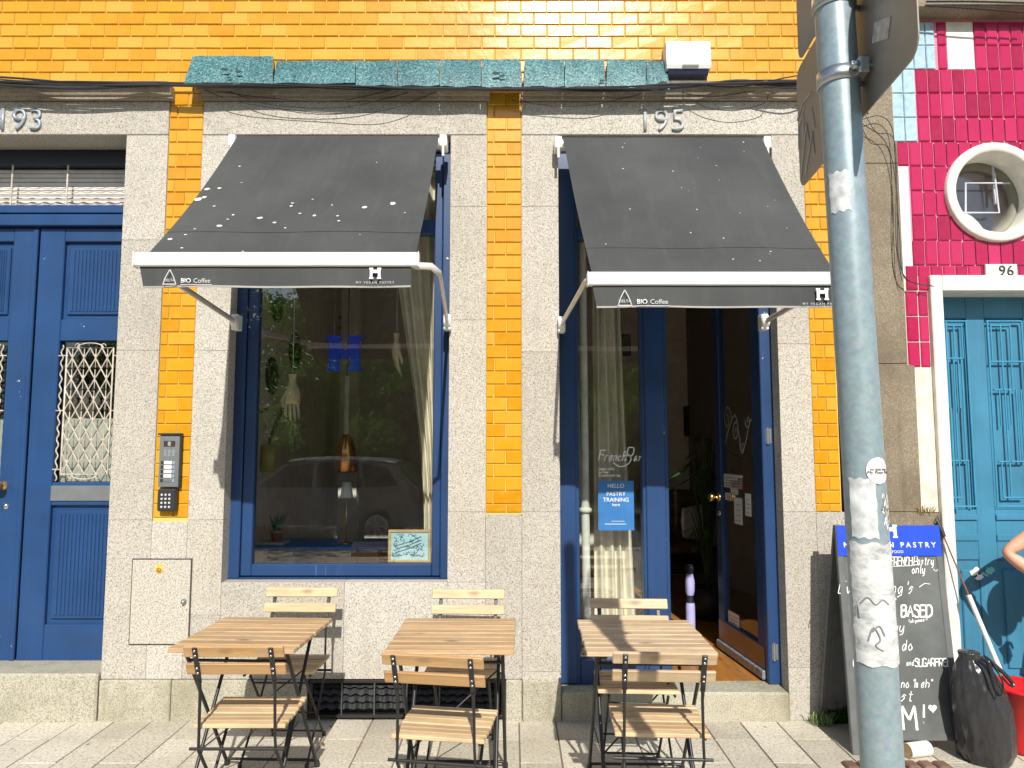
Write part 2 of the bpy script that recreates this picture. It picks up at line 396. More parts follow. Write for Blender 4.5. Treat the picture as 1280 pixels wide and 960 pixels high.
# ------------------------------------------------------------------ writing
def text(name, s, mat, parent, o, size, u=(1, 0, 0), v=(0, 0, 1), align='CENTER', th=.0015, shear=0, space=1, bend=None, width=None, bold=0):
    cu = bpy.data.curves.new('t', 'FONT'); cu.body = s; cu.size = size; cu.align_x = align; cu.shear = shear; cu.space_character = space; cu.offset = bold
    ob = bpy.data.objects.new('t', cu); COL.objects.link(ob)
    bpy.context.view_layer.update()
    me = bpy.data.meshes.new_from_object(ob.evaluated_get(bpy.context.evaluated_depsgraph_get()))
    bpy.data.objects.remove(ob)
    u = Vector(u); v = Vector(v); n = u.cross(v); o = Vector(o)
    b = bmesh.new(); b.from_mesh(me)
    if width:
        xs = [q.co.x for q in b.verts]; k = width / (max(xs) - min(xs))
        for q in b.verts: q.co.x *= k
    r = bmesh.ops.extrude_face_region(b, geom=b.faces[:])
    for q in r['geom']:
        if isinstance(q, bmesh.types.BMVert): q.co.z += th
    for q in b.verts:
        q.co = (bend(q.co.x, q.co.y, q.co.z) if bend else o + u * q.co.x + v * q.co.y + n * q.co.z)
    bmesh.ops.recalc_face_normals(b, faces=b.faces[:])
    me.materials.clear(); me.materials.append(mat); b.to_mesh(me); b.free(); me.name = name
    return link(name, me, parent)

GL = {'a':'55361422324456 5652','b':'1912 14365543221312','c':'5536142232 3253','d':'55361422324455 5952','e':'14445636142232 3253','f':'5948 484232 1656','g':'55361422324455 5551412010','h':'1912 14366552',
'i':'3632 3838','j':'36312010','k':'1912 5614 2452','l':'2922 2232','m':'0602 05162522 25364542','n':'1612 1426465552','o':'3614223253543646','p':'1610 14365543221312','q':'55361422324455 5650',
'r':'1612 142656','s':'5536142544332212','t':'3832 323252 1656','u':'1613224455 5652','v':'163256','w':'0612 12343452 5256','x':'1652 5612','y':'16133255 565120',"'":'3937','"':'2927 4947','!':'3934 3232','.':'3232',',':'3231','(':'39162543 25320000'[:8],')':'39463423'[:8],':':'3232 3535',
'A':'023962 1555','B':'0209 0949580606 0656541202'.replace('0606','4606').replace('541202','533202'),'C':'6849091402 0222625363'.replace('49091402','39150412').replace('0222','1232').replace('625363','5263'),'D':'0209 094967643202','E':'6909 0902 0262 0656','F':'0209 0969 0656','G':'684919060312526365 6535','H':'0209 6269 0666','I':'3932','L':'090262','M':'0209 0935 3569 6962','N':'0209 0962 6269','O':'394906023262666939'.replace('4906','1906').replace('3262','1252').replace('6669','6658'),'P':'0209 0959676505'.replace('676505','675505'),'R':'0209 0959675505 3562','S':'68491917 17465564 64522202'.replace(' 17465564 64522202','465563522203'),'T':'0969 3932','U':'0904125264 6469'.replace(' 6469','69'),'Y':'093569 3532','V':'093269','W':'09224252 69'.replace('09224252 69','0922354269')}
def smooth_path(pts, k=5):
    if len(pts) < 3: return pts
    out = []
    for i in range(len(pts) - 1):
        p0 = pts[max(i - 1, 0)]; p1 = pts[i]; p2 = pts[i + 1]; p3 = pts[min(i + 2, len(pts) - 1)]
        for j in range(k):
            t = j / k
            out.append(tuple(.5 * (2 * b + (c - a) * t + (2 * a - 5 * b + 4 * c - d) * t * t + (3 * b - a - 3 * c + d) * t ** 3) for a, b, c, d in zip(p0, p1, p2, p3)))
    return out + [pts[-1]]
def ribbon(mb, pts, w, fn, h=.0012):
    """flat chalk line of width w along 2D points"""
    n = len(pts)
    if n == 2 and abs(pts[0][0] - pts[1][0]) + abs(pts[0][1] - pts[1][1]) < 1e-6: pts = [(pts[0][0], pts[0][1] - w * .6), (pts[0][0], pts[0][1] + w * .6)]
    L = []; Rr = []
    for i in range(n):
        a = pts[max(i - 1, 0)]; b = pts[min(i + 1, n - 1)]
        dx, dy = b[0] - a[0], b[1] - a[1]; l = math.hypot(dx, dy) or 1
        ww = w * random.uniform(.85, 1.1) / 2
        L.append((pts[i][0] - dy / l * ww, pts[i][1] + dx / l * ww)); Rr.append((pts[i][0] + dy / l * ww, pts[i][1] - dx / l * ww))
    for i in range(n - 1):
        q = [L[i], Rr[i], Rr[i + 1], L[i + 1]]
        mb.face([fn(x, y, h) for x, y in q])
    return mb
def hand(mb, s, x, y, size, w, fn, adv=.8, slant=.12, rise=0):
    """handwriting with the stroke letters above; returns the end x"""
    k = size / 7
    for c in s:
        if c == ' ': x += size * .45 * adv; continue
        for st in GL.get(c, '').split():
            pts = [(int(st[i]), int(st[i + 1]) - 2) for i in range(0, len(st) - 1, 2)]
            pts = [(x + (px * adv * 1.02 + py * slant * 1.2) * k * .8 + random.uniform(-.1, .1) * k, y + py * k + random.uniform(-.1, .1) * k) for px, py in pts]
            if c.islower() or c in 'CDOSGUBPR': pts = smooth_path(pts)
            ribbon(mb, pts, w, fn)
        x += size * adv * (.45 if c in "il'!.,:\"" else 1.02 if c in 'mwMW' else .8); y += rise
    return x

# ------------------------------------------------------------------ ground
def slab_sheet(x0, x1, y0, y1, sx, sy, z=0, jit=.003):
    mb = MB(); g = .005; i = 0; x = x0
    while x < x1:
        y = y0 + (i % 2) * sy * .5 - sy
        while y < y1:
            a0, a1, b0, b1 = x + g / 2, min(x + sx, x1) - g / 2, max(y, y0) + g / 2, min(y + sy, y1) - g / 2
            if b1 - b0 > .03 and a1 - a0 > .02:
                t = random.random(); h = [z + random.uniform(-jit, jit * .3) for _ in range(4)]; c = .0022
                top = [(a0 + c, b0 + c, h[0]), (a1 - c, b0 + c, h[1]), (a1 - c, b1 - c, h[2]), (a0 + c, b1 - c, h[3])]
                low = [(a0, b0, z - .012), (a1, b0, z - .012), (a1, b1, z - .012), (a0, b1, z - .012)]
                mb.face(top, 0, t)
                for k in range(4): mb.face((low[k], low[(k + 1) % 4], top[(k + 1) % 4], top[k]), 0, t)
            y += sy
        x += sx; i += 1
    return mb
g = MB(); g.box(-40, 40, -60, D + .2, -.6, -.19)
tag(g.build('ground', M['asphalt']), kind='structure')
g = MB(); g.box(-40, 40, -7.6, -2.3, -.19, -.13)
tag(g.build('road', M['asphalt']), kind='structure')
g = MB(); g.box(-9, 9, -2.0, D + .15, -.2, -.008)
tag(g.build('pavement_bed', plain('joint_sand', (.17, .145, .11), .95)), kind='structure')
mb = slab_sheet(-5, 5.4, -1.95, D + .1, .21, .56)
tag(mb.build('pavement', M['pave']), kind='structure')
g = MB()
for i in range(18): g.cbox(-9 + i, -8.006 + i, -2.28, -2.0, -.25, .004, .015, 0, random.random())
tag(g.build('kerb', M['granite']), kind='structure')
g = MB(); g.box(-30, 30, -45, -7.6, -.19, -.02)
tag(g.build('lawn_ground', M['grass']), kind='structure')

# ------------------------------------------------------------------ yellow shop building
bldg = thing('shop_building', 'building with yellow glazed tiles and pale granite around blue door and shop window', 'building', (0, D, 0))
ZL0, ZL1 = Z(169, D), Z(127, D)             # lintel
ZC1 = Z(112, D)                              # cornice top
TOP = 5.2
xs1l, xs1r = X(205, 300, D), X(248, 300, D)
xs2l, xs2r = X(608, 300, D), X(652, 300, D)
xs3l, xs3r = X(1006, 250, D), X(1037, 250, D)
xwl, xwr = X(286, 450, D), X(560, 600, D)
xdl, xdr = X(699, 400, D), X(981, 700, D)
xd193 = X(152, 300, D)
zwb = Z(728, D)
zplinth = Z(849, D)
FT = .38                                     # wall thickness

def tiles(mb, x0, x1, z0, z1, w, h, off, y, g=.0046, start=0, skip=None, shade=None, c=.004, cut=None):
    """glazed tiles, each a shallow cushion tilted a little its own way"""
    r = 0; z = z1
    while z - .02 > z0:
        zb = max(z - h, z0); x = x0 - (w * (off * ((r + start) % 2)))
        while x < x1 - .001:
            a0, a1 = max(x, x0) + g / 2, min(x + w, x1) - g / 2; b0, b1 = zb + g / 2, z - g / 2
            if a1 - a0 > .012 and b1 - b0 > .012 and not (skip and skip((a0 + a1) / 2, (b0 + b1) / 2)):
                t = .12 + .8 * random.random() ** 1.1 if not shade else shade()
                j = [random.uniform(-.0009, .0009) for _ in range(4)]
                if cut and cut((a0 + a1) / 2, (b0 + b1) / 2, .16):
                    n1, n2 = 6, 12
                    for i in range(n1):
                        for k in range(n2):
                            q0, q1 = a0 + (a1 - a0) * i / n1, a0 + (a1 - a0) * (i + 1) / n1; p0, p1 = b0 + (b1 - b0) * k / n2, b0 + (b1 - b0) * (k + 1) / n2
                            if not cut((q0 + q1) / 2, (p0 + p1) / 2, 0): mb.face(((q0, y - .007, p0), (q1, y - .007, p0), (q1, y - .007, p1), (q0, y - .007, p1)), 0, t)
                else:
                    fr = [(a0 + c, y - .008 + j[0], b0 + c), (a1 - c, y - .008 + j[1], b0 + c), (a1 - c, y - .008 + j[2], b1 - c), (a0 + c, y - .008 + j[3], b1 - c)]
                    bk = [(a0, y - .004, b0), (a1, y - .004, b0), (a1, y - .004, b1), (a0, y - .004, b1)]
                    b2 = [(p[0], y + .004, p[2]) for p in bk]
                    mb.face(fr, 0, t)
                    for k in range(4):
                        k2 = (k + 1) % 4; mb.face((bk[k], bk[k2], fr[k2], fr[k]), 0, t); mb.face((b2[k], b2[k2], bk[k2], bk[k]), 0, t)
            x += w
        z -= h; r += 1
    return mb

TW, TH = .162, .078
xR = xs3r + .03
mb = MB(); tiles(mb, -4.4, xR, ZC1 - .02, TOP, TW, TH, .5, D)
up = mb.build('upper_wall_tiles', M['tile_y'], bldg)
mb = MB(); mb.box(-4.4, xR, D, D + FT, ZC1 - .02, TOP); mb.build('upper_wall', M['grout_y'], bldg)
for (a, b, zb) in ((xs1l, xs1r, Z(651, D)), (xs2l, xs2r, Z(641, D)), (xs3l, xs3r, Z(640, D))):
    mb = MB(); z = ZC1 - .02; r = 0
    y = D + .012
    w = b - a
    while z - .02 > zb:
        cuts = [0, .22, 1] if r % 2 else [0, .56, 1]
        cuts = [c + random.uniform(-.02, .02) if 0 < c < 1 else c for c in cuts]
        for i in range(2): tiles(mb, a + w * cuts[i], a + w * cuts[i + 1], max(z - TH * 1.01, zb), z, 1, TH * 1.01, 0, y, shade=lambda: random.random() * .7)
        z -= TH * 1.01; r += 1
    mb.build('tile_strip', M['tile_y'], bldg)
    mb = MB(); mb.box(a - .005, b + .005, y, D + FT, zb - .01, ZC1 - .02); mb.build('strip_backing', M['grout_y'], bldg)

def course(x0, x1, zs, y0=D, y1=D + FT, g=.0012):
    st = MB()
    for a, b in zip(zs, zs[1:]):
        st.cbox(x0 + g / 2, x1 - g / 2, y0, y1, a + g / 2, b - g / 2, .0018, 0, random.random())
    st.build('stone_pilaster', M['granite'], bldg)
zsl = Z(650, D); zsm = Z(641, D)
course(xd193, xs1l, [zplinth, zsl, Z(438, D), Z(300, D), ZL0])
course(xs1r, xwl, [zplinth + .36, zsl, Z(438, D), Z(250, D), ZL0])
course(xs1l, xs1r, [zplinth, zplinth + .36, zsl - .01])
course(xs1r, xwl, [zplinth, zplinth + .36])
course(xwl, X(430, 760, D), [zplinth, zwb]); course(X(430, 760, D), xwr, [zplinth, zwb])
course(xwr, xs2l, [zplinth, zwb, Z(640, D), Z(400, D), Z(258, D), ZL0])
course(xs2l, xs2r, [zplinth, zsm - .01])
course(xs2r, xdl, [zplinth - .1, Z(840, D), Z(640, D), Z(440, D), Z(258, D), ZL0])
course(xdr, xs3l, [0, Z(835, D), Z(640, D), Z(430, D), ZL0])
course(xs3l, xs3r + .02, [0, Z(835, D), Z(640, D)])
course(-4.4, xd193 - 1.25, [zplinth, 1.2, 2.2, ZL0])
for a, b in ((-4.4, xd193 - 1.25), (xd193, X(215, 860, D)), (X(215, 860, D), X(385, 860, D)), (X(632, 860, D), xs2r), (xs2r, xdl)):
    pl = MB(); pl.cbox(a + .002, b - .002, D - .018, D + FT, -.05, zplinth - .002, .006, 0, random.random()); pl.build('plinth', M['granite_base'], bldg)
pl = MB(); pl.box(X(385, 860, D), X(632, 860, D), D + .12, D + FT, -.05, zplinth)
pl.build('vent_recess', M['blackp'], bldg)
for a, b in ((-4.4, xs1l), (xs1r, xs2l), (xs2r, xs3l)):
    ln = MB(); ln.cbox(a + .001, b - .001, D - .004, D + FT, ZL0 + .001, ZL1, .005, 0, random.random()); ln.build('lintel', M['granite'], bldg)
prof = [(0, 0), (-.03, 0), (-.034, .018), (-.045, .02), (-.062, .05), (-.062, .058), (-.095, .066), (-.10, .10), (-.10, ZC1 - ZL1), (.1, ZC1 - ZL1), (.1, 0)]
for a, b in ((-4.4, xs1l + .03), (xs1r - .0, xs2l + .02), (xs2r - .0, xs3l + .01)):
    mb = MB(); k = (ZC1 - ZL1)
    pr = [(y, min(z, k)) for y, z in prof]
    mb.prism(pr, lambda u, v, w, a=a, b=b: Vector((a + w, D + u, ZL1 + .002 + v)), b - a)
    mb.build('cornice', M['moulding'], bldg)
# threshold stones
mb = MB(); zt = Z(866, D - .02)
mb.cbox(xdl + .002, xdr - .002, D - .02, D + FT, -.05, zt, .012); mb.build('threshold', M['granite_base'], bldg); mb = MB()
mb.cbox(xd193 - 1.25, xd193 - .004, D - .03, D + FT, -.05, Z(842, D - .02), .012, 0, .3)
mb.build('threshold', M['granite_base'], bldg)
# house numbers
M['numeral'] = plain('blue_grey_numeral', (.36, .42, .50), .4, .3)
M['numeral_worn'] = plain('worn_grey_numeral', (.42, .44, .46), .5, .1)
for s, p, mt in (('193', (24, 163), M['numeral']), ('195', (827, 164), M['numeral_worn'])):
    o = at(p[0], p[1], D - .006); text('house_number', s, mt, bldg, o, .20, th=.012, space=1.02, bold=-.001)

# ---- blue double door 193
YD = D + .23
xj0, xj1 = xd193 - 1.24, xd193 + .06
zd0 = Z(841, YD, 60); zd1 = Z(284, YD)
fr = MB()
fr.cbox(xj0, xj0 + .05, YD - .03, YD + .06, zd0, ZL0 - .002, .004); fr.cbox(xj1 - .05, xj1, YD - .03, YD + .06, zd0, ZL0 - .002, .004)
fr.cbox(xj0 + .05, xj1 - .05, YD - .04, YD + .05, zd1, Z(270, YD), .004); fr.cbox(xj0 + .05, xj1 - .05, YD - .03, YD + .05, Z(268, YD), Z(258, YD), .004)
door_frame = fr.build('door_frame', M['blue'], bldg)
mb = MB(); mb.cbox(xj0 + .05, xj1 - .05, YD - .02, YD + .1, Z(207, YD), ZL0 - .004, .004)
mb.build('shutter_box', M['blue_dark'], bldg)
tw = MB(); n = 9; zb, ze = Z(257, YD), Z(208, YD)
for i in range(n):
    z0 = zb + (ze - zb) * i / n; tw.cbox(xj0 + .05, xj1 - .05, YD + .05, YD + .065, z0 + .003, z0 + (ze - zb) / n - .001, .003, 0, random.random())
tw_o = tw.build('transom_shutter', plain('white_slats', (.62, .6, .58), .5), bldg)
gr = MB()
for px in (17, 86, -60, -130): x = X(px, 240, YD); gr.tube([(x, YD - .02, zb - .02), (x, YD - .02, ze)], .006, 6)
for k, py in enumerate((236, 241, 246, 251, 256)):
    z = Z(py, YD)
    if k in (0, 1, 4): gr.tube([(xj0 + .06 + i * .012, YD - .014 + .004 * math.cos(i * .9), z + .005 * math.sin(i * .9)) for i in range(int((xj1 - xj0 - .12) / .012))], .0035, 5)
    else: gr.tube([(xj0 + .06, YD - .014, z), (xj1 - .06, YD - .014, z)], .004, 5)
gr.build('grille', M['grille'], tw_o)

def panel_leaf(name, x0, x1, mirror=False):
    """one leaf: stiles, rails, two fluted panels, a grilled light and a letter slot"""
    w = x1 - x0; y0, y1 = YD, YD + .045
    rows = [zd0, Z(781, YD), Z(632, YD), Z(603, YD), Z(426, YD), Z(399, YD), Z(302, YD), zd1 - .004]
    lb = .16 if not mirror else .10; rb = .10 if not mirror else .16
    mb = MB()
    mb.cbox(x0, x0 + lb, y0, y1, zd0 + .006, rows[-1], .005); mb.cbox(x1 - rb, x1, y0, y1, zd0 + .006, rows[-1], .005)
    for a, b in ((rows[0] + .006, rows[1]), (rows[2], rows[3]), (rows[4], rows[5]), (rows[6], rows[7])): mb.cbox(x0 + lb, x1 - rb, y0 + .002, y1, a, b, .005)
    mb.cbox(x0 + .0, x1, y0 - .014, y0, zd0 + .012, zd0 + .075, .006)
    for a, b in ((rows[1], rows[2]), (rows[5], rows[6])):
        mb.box(x0 + lb, x1 - rb, y0 + .028, y1 - .004, a, b)
        mb.cbox(x0 + lb + .025, x1 - rb - .025, y0 + .014, y0 + .03, a + .03, b - .03, .006)
        k = 13; pw = (w - lb - rb - .09) / k
        for i in range(k): mb.cbox(x0 + lb + .045 + i * pw + .004, x0 + lb + .045 + (i + 1) * pw - .003, y0 + .008, y0 + .016, a + .05, b - .05, .003)
    for zz in (rows[1], rows[2], rows[5], rows[6], rows[3], rows[4]):
        pass
    leaf = mb.build(name, M['blue'], bldg)
    a0, a1, b0, b1 = x0 + lb, x1 - rb, rows[3], rows[4]
    mb = MB(); mb.box(a0, a1, y0 + .036, y0 + .041, b0, b1); mb.build('pane', M['glass2'], leaf)
    mb = MB(); mb.box(a0 + .01, a1 - .01, y0 + .06, y0 + .065, b0, b0 + (b1 - b0) * .45); mb.build('paper_screen', M['paper'], leaf)
    gm = MB(); gx0, gx1, gz0, gz1 = a0 + .055, a1 - .055, b0 + .05, b1 - .045; yy = y0 - .004; r = .0038
    gm.tube([(gx0, yy, gz0), (gx1, yy, gz0), (gx1, yy, gz1), (gx0, yy, gz1), (gx0, yy, gz0)], r * 1.3, 6)
    n = 4; cw = (gx1 - gx0) / n; ch = cw * 1.55; nr = int((gz1 - gz0) / ch)
    ch = (gz1 - gz0) / nr
    for i in range(-nr, n + 1):
        for s in (1, -1):
            pts = []
            for k in range(nr * 4 + 1):
                q = k / 4; xx = gx0 + (i + q) * cw if s > 0 else gx1 - (i + q) * cw
                if gx0 - 1e-6 <= xx <= gx1 + 1e-6: pts.append((xx, yy, gz0 + q * ch))
            if len(pts) > 1: gm.tube([pts[0], pts[-1]], r, 5)
    for i in range(n):
        for k in range(nr):
            cx, cz = gx0 + (i + .5) * cw, gz0 + (k + .5) * ch
            gm.tube([(cx, yy, cz - ch * .46), (cx, yy, cz + ch * .46)], [.002, .0035], 5); gm.lathe([(.001, -.02), (.009, -.006), (.004, .004), (.011, .012), (.001, .03)], (cx, yy, cz), 6)
    for xx in (a0 + .026, a1 - .026): gm.tube([(xx + .007 * math.sin(k * 1.1), yy, b0 + .01 + k * .012) for k in range(int((b1 - b0 - .02) / .012))], .0042, 5)
    for zz in (gz0 + .03, (gz0 + gz1) / 2, gz1 - .05): gm.tube([(a0, yy + .006, zz), (gx0, yy, zz)], r, 5); gm.tube([(gx1, yy, zz), (a1, yy + .006, zz)], r, 5)
    for zz, s in ((gz1, 1), (gz0, -1)):
        cx = (gx0 + gx1) / 2; gm.tube([(cx + .11 * math.cos(t) * 0.75, yy, zz + s * .03 * math.sin(t)) for t in [PI * k / 12 for k in range(13)]], r, 5)
        for q in (-1, 1): gm.tube([(cx + q * (.083 + .014 * math.cos(t)), yy, zz + s * (.012 + .014 * math.sin(t))) for t in [5.0 * k / 9 for k in range(10)]], r * .8, 5)
    gm.build('grille', M['grille'], leaf)
    mb = MB(); mb.cbox(a0 + .0, a1 - .03, y0 - .006, y0 + .004, Z(626, YD), Z(607, YD), .002); mb.build('letter_slot', M['steel'], leaf)
    return leaf
xsplit = X(41, 440, YD)
leafR = panel_leaf('door_leaf', xsplit + .004, xj1 - .05)
leafL = panel_leaf('door_leaf', xj0 + .05, xsplit - .004, True)
mb = MB(); mb.cbox(xsplit - .03, xsplit + .0, YD - .016, YD, zd0 + .02, zd1 - .02, .006); mb.build('meeting_strip', M['blue'], leafL)
k = at(4, 607, YD); mb = MB(); mb.lathe([(.0, -.075), (.022, -.072), (.031, -.055), (.024, -.035), (.011, -.03), (.011, -.008), (.028, -.006), (.028, 0)], k, 18, axis='y'); mb.build('door_knob', M['brass'], leafL)
k = at(7, 633, YD); mb = MB(); mb.lathe([(.0, -.008), (.015, -.008), (.019, 0)], k, 16, axis='y'); mb.build('lock', M['chrome'], leafL)

# ---- shop window
YW = D + .10
win = MB(); z0, z1 = zwb + .002, ZL0 - .002
for (a, b, c, d) in ((xwl - .03, X(302, 600, YW), z0, z1), (X(551, 600, YW), xwr + .03, z0, z1), (X(302, 600, YW), X(551, 600, YW), z0, Z(722, YW)), (X(302, 600, YW), X(551, 600, YW), ZL0 - .06, z1)):
    win.cbox(a, b, YW, YW + .09, c, d, .005)
win_o = win.build('shop_window', M['blue_shop'], bldg)
xa, xb = X(302, 600, YW) , X(551, 600, YW); za, ze = Z(721, YW), ZL0 - .065
xp0, xp1 = X(316, 600, YW), X(540, 600, YW); zp0 = Z(706, YW); ztr = Z(283, YW)
sash = MB()
for (a, b, c, d) in ((xa + .002, xp0, za, ze), (xp1, xb - .002, za, ze), (xp0, xp1, za, zp0), (xp0, xp1, ze - .05, ze), (xp0, xp1, ztr - .045, ztr + .05)): sash.cbox(a, b, YW + .014, YW + .075, c, d, .006)
sash.build('window_sash', M['blue_shop'], win_o)
mb = MB(); mb.box(xp0 - .01, xp1 + .01, YW + .042, YW + .048, zp0 - .01, ztr - .04); mb.build('window_pane', M['glass'], win_o)
mb = MB(); mb.box(xp0 - .01, xp1 + .01, YW + .042, YW + .048, ztr + .045, ze - .04); mb.build('window_pane', M['glass'], win_o)
mb = MB(); mb.cbox(xwl - .02, xwr + .02, YW - .01, YW + .01, zwb + .003, Z(723, YW - .01), .003); mb.build('window_sill', M['blue_shop'], win_o)

# ---- shop door with side light
YF = D + .11
xf0, xf1 = xdl - .03, xdr + .02
zdb = zt + .002
xsl0, xsl1 = X(724, 600, YF), X(803, 600, YF); xm1 = X(836, 600, YF)
xj = X(951, 500, YF)
df = MB(); zfr = ZL0 - .002; zb_ = Z(826, YF)
ztd = Z(292, YF)
for (a, b, c, d) in ((xf0, xsl0, zdb, zfr), (xsl1, xm1, zdb, zfr), (xj, xf1, zdb, zfr), (xsl0, xsl1, zdb, zb_), (xsl0, xsl1, ztd - .03, ztd + .04), (xm1, xj, ztd - .03, ztd + .04), (xsl0, xsl1, zfr - .06, zfr), (xm1, xj, zfr - .06, zfr)): df.cbox(a, b, YF, YF + .09, c, d, .005)
for a, b in ((xf0 + .02, xsl0 - .02), (xsl1 + .02, xm1 - .02)): df.cbox(a, b, YF - .012, YF, zdb + .01, zfr - .02, .005)
df_o = df.build('shop_door_frame', M['blue_shop'], bldg)
mb = MB(); mb.box(xsl0 - .01, xsl1 + .01, YF + .042, YF + .048, zb_ - .01, ztd - .02); mb.build('side_pane', M['glass'], df_o)
mb = MB(); mb.box(xsl0 - .01, xsl1 + .01, YF + .042, YF + .048, ztd + .03, zfr - .05); mb.box(xm1 - .01, xj + .01, YF + .042, YF + .048, ztd + .03, zfr - .05); mb.build('top_pane', M['glass'], df_o)
# open leaf
hx, hy = X(958, 700, YF + .05), YF + .05
fx, fy = X(903, 800, YF + .75), YF + .75
ux = Vector((fx - hx, fy - hy, 0)); LW = ux.length; ux.normalize(); un = Vector((-ux.y, ux.x, 0))  # un points to the right
if un.x < 0: un = -un
ML = Matrix(((ux.x, un.x, 0, hx), (ux.y, un.y, 0, hy), (0, 0, 1, 0), (0, 0, 0, 1)))
zl0, zl1 = zdb + .01, ztd - .035
lf = MB(); zg0 = zl0 + .20
for (a, b, c, d) in ((0, .10, zl0, zl1), (LW - .10, LW, zl0, zl1), (.10, LW - .10, zl0 + .0, zg0), (.10, LW - .10, zl1 - .11, zl1)): lf.cbox(a, b, -.022, .022, c, d, .005, M=ML)
leaf = lf.build('shop_door_leaf', M['blue_shop'], bldg)
mb = MB(); mb.box(.095, LW - .095, -.003, .003, zg0 - .01, zl1 - .1, M=ML); mb.build('door_pane', M['glass'], leaf)
mb = MB(); mb.cbox(.012, LW - .006, -.026, -.0225, zl0 + .06, zg0 - .01, .001, M=ML); mb.build('kick_plate', plain('worn_bronze_plate', (.22, .16, .12), .28, .7), leaf)
mb = MB(); mb.cbox(.0, LW, -.045, -.023, zl0, zl0 + .055, .006, M=ML); mb.build('weather_bar', plain('scuffed_weather_bar', (.30, .32, .36), .5, .4, var=.5, vs_=40), leaf)
zk = Z(621, fy)
for s in (-1, 1):
    mb = MB(); Mk = ML @ Matrix.Translation((LW - .055, s * .022, zk)) @ Matrix.Diagonal((1, s, 1, 1))
    mb.lathe([(.028, 0), (.028, .006), (.011, .01), (.011, .035), (.026, .045), (.03, .06), (.02, .075), (.0, .078)], (0, 0, 0), 16, axis='y', M=Mk); mb.build('door_knob', M['brass'], leaf)
mb = MB(); mb.lathe([(0, -.03), (.016, -.03), (.018, -.022)], (0, 0, 0), 14, axis='y', M=ML @ Matrix.Translation((LW - .055, 0, zk - .11))); mb.build('lock', M['chrome'], leaf)
for py in (545, 815, 400):
    z = Z(py, YF); mb = MB(); mb.tube([(hx + .012, hy - .055, z - .05), (hx + .012, hy - .055, z + .05)], .009, 10); mb.cbox(hx - .0, hx + .035, hy - .053, hy - .049, z - .045, z + .045, .001); mb.build('hinge', M['steel'], df_o)
def onleaf(u, w, z): return ML @ Vector((u, w, z))
stk = [(.62, .30, 593, 610, 'paper'), (.50, .38, 600, 618, 'paper'), (.38, .30, 597, 612, 'redp'), (.6, .5, 616, 625, 'paper'), (.45, .32, 622, 655, 'paper'), (.27, .18, 617, 645, 'paper'), (.60, .42, 765, 785, 'paper')]
for i, (u0, u1, p0, p1, mt) in enumerate(stk):
    yy = hy + ux.y * (u0 + u1) / 2
    u0 = .1 + (u0 - .1) * (LW - .2) / .5 * .95; u1 = .1 + (u1 - .1) * (LW - .2) / .5 * .95
    u0, u1 = min(u0, u1), min(max(u0, u1), LW - .11)
    mb = MB(); mb.box(u0, u1, -.0062, -.0045, Z(p1, yy), Z(p0, yy), M=ML)
    zz0, zz1 = Z(p1, yy), Z(p0, yy)
    mb.build('sticker', M[mt], leaf)
    mb = MB()
    for k in range(4):
        z = zz0 + (zz1 - zz0) * (k + .6) / 5; mb.box(u0 + .015, u1 - .015 - .02 * random.random(), -.0072, -.0064, z, z + .004, M=ML)
    mb.build('sticker_print', M['grey_ink'] if mt == 'paper' else M['white_print'], leaf)
mb = MB()
fnL = lambda x, y, h: onleaf(LW - .12 - x, -.0045 - h, y)
zz = Z(545, 4.8)
for q in range(5):
    cx, cy, rr = .1 + .09 * q + random.uniform(-.03, .03), zz + random.uniform(-.13, .13), random.uniform(.05, .09)
    ribbon(mb, [(cx + rr * (1 - t / 11) * math.cos(t), cy + rr * (1 - t / 11) * math.sin(t) * 1.3) for t in [k * .45 + q for k in range(20)]], .007, fnL)
ribbon(mb, smooth_path([(.02, zz - .05), (.2, zz + .14), (.3, zz - .1), (.44, zz + .1), (.5, zz - .02)]), .009, fnL)
mb.build('swirl_lettering', M['grey_print'], leaf)

# ---- shop interior (part of the building)
YI0, YI1 = D + FT, 7.8
XI0, XI1 = xwl - .22, xdr + .55
ZF = zdb; ZI = 3.75
mb = MB(); mb.box(XI0, XI1, YI0 - .2, YI1, ZF - .12, ZF); mb.build('wood_floor', M['floor_wood'], bldg)
for q in ((XI0 - .1, XI0, YI0 + .002, YI1, ZF, ZI), (XI1, XI1 + .1, YI0 + .002, YI1, ZF, ZI), (XI0, XI1, YI1, YI1 + .1, ZF, ZI)): mb = MB(); mb.box(*q); mb.build('interior_wall', M['inwall'], bldg)
mb = MB(); mb.box(XI0 - .1, XI1 + .1, YI0 - .1, YI1 + .1, ZI, ZI + .1); mb.build('interior_ceiling', M['ceiling'], bldg)
mb = MB(); mb.box(.15, .32, 6.2, YI1, ZF, ZI); mb.build('interior_partition', M['inwall'], bldg)
mb = MB()
for i in range(1): mb.box(X(430, 400, 7.2), X(452, 400, 7.2), 7.1, 7.22, ZF, ZI)
mb.build('interior_pillar', M['inwall'], bldg)
# hallway behind the blue door
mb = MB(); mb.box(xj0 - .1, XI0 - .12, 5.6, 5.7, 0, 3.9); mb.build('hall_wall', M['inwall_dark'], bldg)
# roof slab that keeps the rooms dark
mb = MB(); mb.box(-4.4, xR, D + .01, YI1 + .3, TOP, TOP + .2); mb.box(-4.4, -4.3, D + FT, YI1 + .3, 0, TOP); mb.box(xR - .02, xR + .06, D + FT + .35, YI1 + .3, 0, TOP); mb.box(-4.3, xR - .02, YI1 + .2, YI1 + .3, 0, TOP); mb.build('outer_shell', M['inwall_dark'], bldg)

